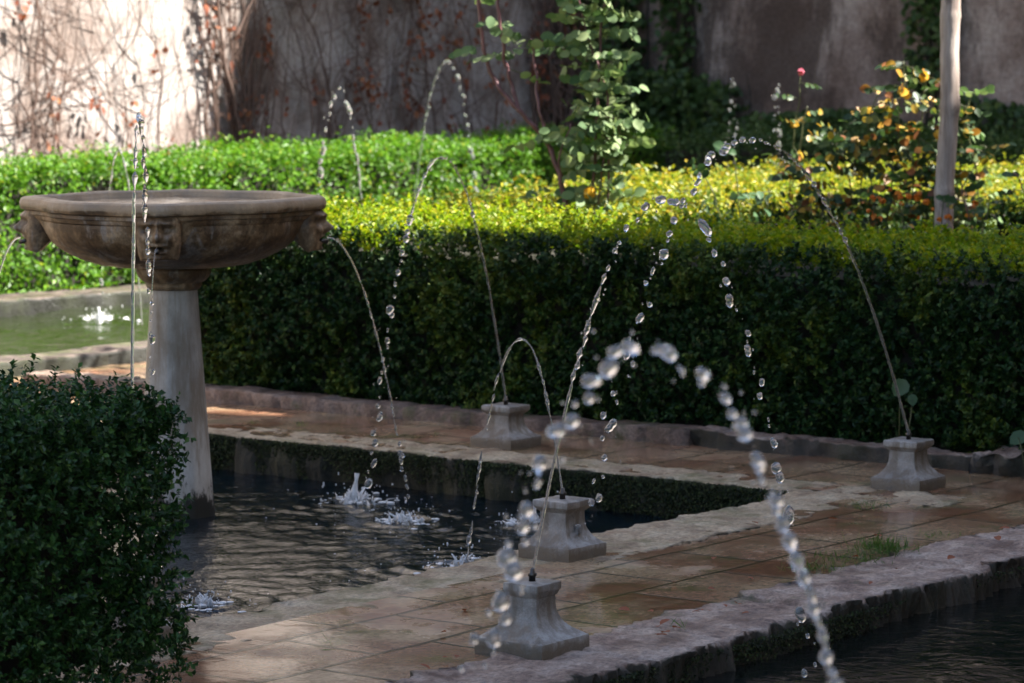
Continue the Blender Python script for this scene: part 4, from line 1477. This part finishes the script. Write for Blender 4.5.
tuft('bright green weed clump in the joint between tiles and canal kerb', 8.60, 5.03, 260, .062, 1, .045)
tuft('green grass spreading left of the bright weed clump', 8.40, 5.04, 130, .042, 2, .06)
tuft('small green weed left end of the grassy joint', 8.18, 5.03, 120, .035, 3, .04)
tuft('tiny weed on the tiles right of the bright clump', 8.95, 5.04, 40, .03, 4, .03)
tuft('sparse weed at the far corner of the pool', 9.4, 5.55, 70, .035, 5, .05)
tuft('thin grass blades standing on the kerb beside the nearest pedestal', 7.08, 4.75, 6, .05, 6, .012, .02)
tuft('tall thin grass blades at the bottom of the near path', 6.35, 5.35, 4, .10, 7, .012)
tuft('tiny tuft on the far path near the column', 9.93, 8.75, 20, .025, 8, .012)
tuft('tiny dark tuft on the far path, second from the column', 9.98, 8.55, 30, .028, 9, .015)
tuft('single moss tuft on the far path below the hedge kerb', 10.1, 7.95, 20, .022, 10, .012)
tuft('moss tuft growing on the inner corner of the pool wall', 9.55, 6.0, 120, .04, 11, .04, -.06)


def moss_band(name, label, pts, seed, n, leaf=.011, drop=.10):
    """moss clinging to a stone edge: pts is a line along the edge in courtyard axes, hanging down by drop."""
    r = np.random.default_rng(seed)
    p0, p1, nrm = map(np.array, pts)
    u = r.random(n)
    P = p0 + u[:, None] * (p1 - p0)
    dens = vnoise(P, 6.0, seed) + .6 * vnoise(P, 17.0, seed + 1)
    h = r.random(n) ** 1.3 * drop
    keep = dens + 1.1 - h / drop * 1.3 > r.random(n) * 1.6
    P, h = P[keep], h[keep]
    m = len(P)
    P = P + nrm * (r.random(m)[:, None] * .022 - .004)
    P[:, 2] -= h
    N_ = unit(r.normal(size=(m, 3)) * .7 + nrm + np.array([0, 0, .4]))
    L = leaf * r.uniform(.5, 1.3, m)
    v, t = leaf_arrays(P, N_, unit(r.normal(size=(m, 3)) + np.array([0, 0, -.5])), L, L * .7, .2)
    o = link(name, fast_mesh(name, v, t), M['moss'], rot=True)
    return tag(o, label, 'moss', kind='stuff')


moss_band('moss', 'dark moss hanging along the far wall of the pool', ((9.60, 5.97, .0), (9.60, 9.9, .0), (-1, 0, 0)), 3, 60000, .012, .15)
moss_band('moss', 'dark moss on the side of the canal kerb', ((5.5, 4.63, -.01), (9.6, 4.63, -.01), (0, -1, 0)), 5, 20000, .009, .09)


def broad_weed(label, s, w, leaves, seed):
    r = np.random.default_rng(seed)
    root = thing('broadleaf_weed', label, 'weed', W(s, w, .0), 0)
    C, T, Nn, L, st = [], [], [], [], []
    for (x, z, ln) in leaves:
        p = np.array([x, r.normal() * .02, z])
        st.append(tube([(x * .2, 0, 0), (x * .8, 0, z * .7), tuple(p)], [.003, .0025, .002], 5))
        C.append(p)
        T.append([r.normal() * .3 + x, -.2, -.5 + r.normal() * .3])
        Nn.append([r.normal() * .3, -.75, .6])
        L.append(ln)
    L = np.array(L)
    v, t = leaf_arrays(np.array(C), unit(np.array(Nn)), np.array(T, float), L, L * .8, .12, 'oval')
    link('leaves', fast_mesh('leaves', v, t, True), M['weed_leaf'], root)
    v2, f2 = join(st)
    link('stems', make_mesh('stems', v2, f2), M['green_stem'], root)


broad_weed('broad-leaved weed under the hedge, right behind the far-right pedestal', 10.42, 5.5, [(-.03, .14, .075), (.02, .16, .06), (.10, .12, .07), (.22, .09, .05)], 3)
broad_weed('broad weed leaf catching light on the hedge left of the far-right pedestal', 10.45, 6.05, [(.0, .29, .085), (.05, .24, .05)], 5)

leaf_v, leaf_t = leaf_arrays(np.zeros((1, 3)), np.array([[0, .15, 1.0]]), np.array([[1.0, 0, 0]]), np.array([.034]), np.array([.022]), .25, 'oval')
leaf_me = fast_mesh('fallen_leaf', leaf_v, leaf_t, True)
for i in range(34):
    s = 7.22 + random.gauss(0, .14) if i < 11 else random.uniform(6.0, 9.5)
    w = 4.80 + random.gauss(0, .06) if i < 11 else random.uniform(4.7, 5.7)
    o = link('fallen_leaf', leaf_me, M['red_leaf'], loc=W(s, w, .032 if w < 5.0 else .012))
    k = random.uniform(.5, 1.1)
    o.scale = (k, k, k)
    o.rotation_euler = (random.gauss(0, .15), random.gauss(0, .15), random.uniform(0, 6))
    tag(o, 'small dry reddish leaf lying on the stone kerb or tiles', 'leaf', 'fallen leaves on the path')
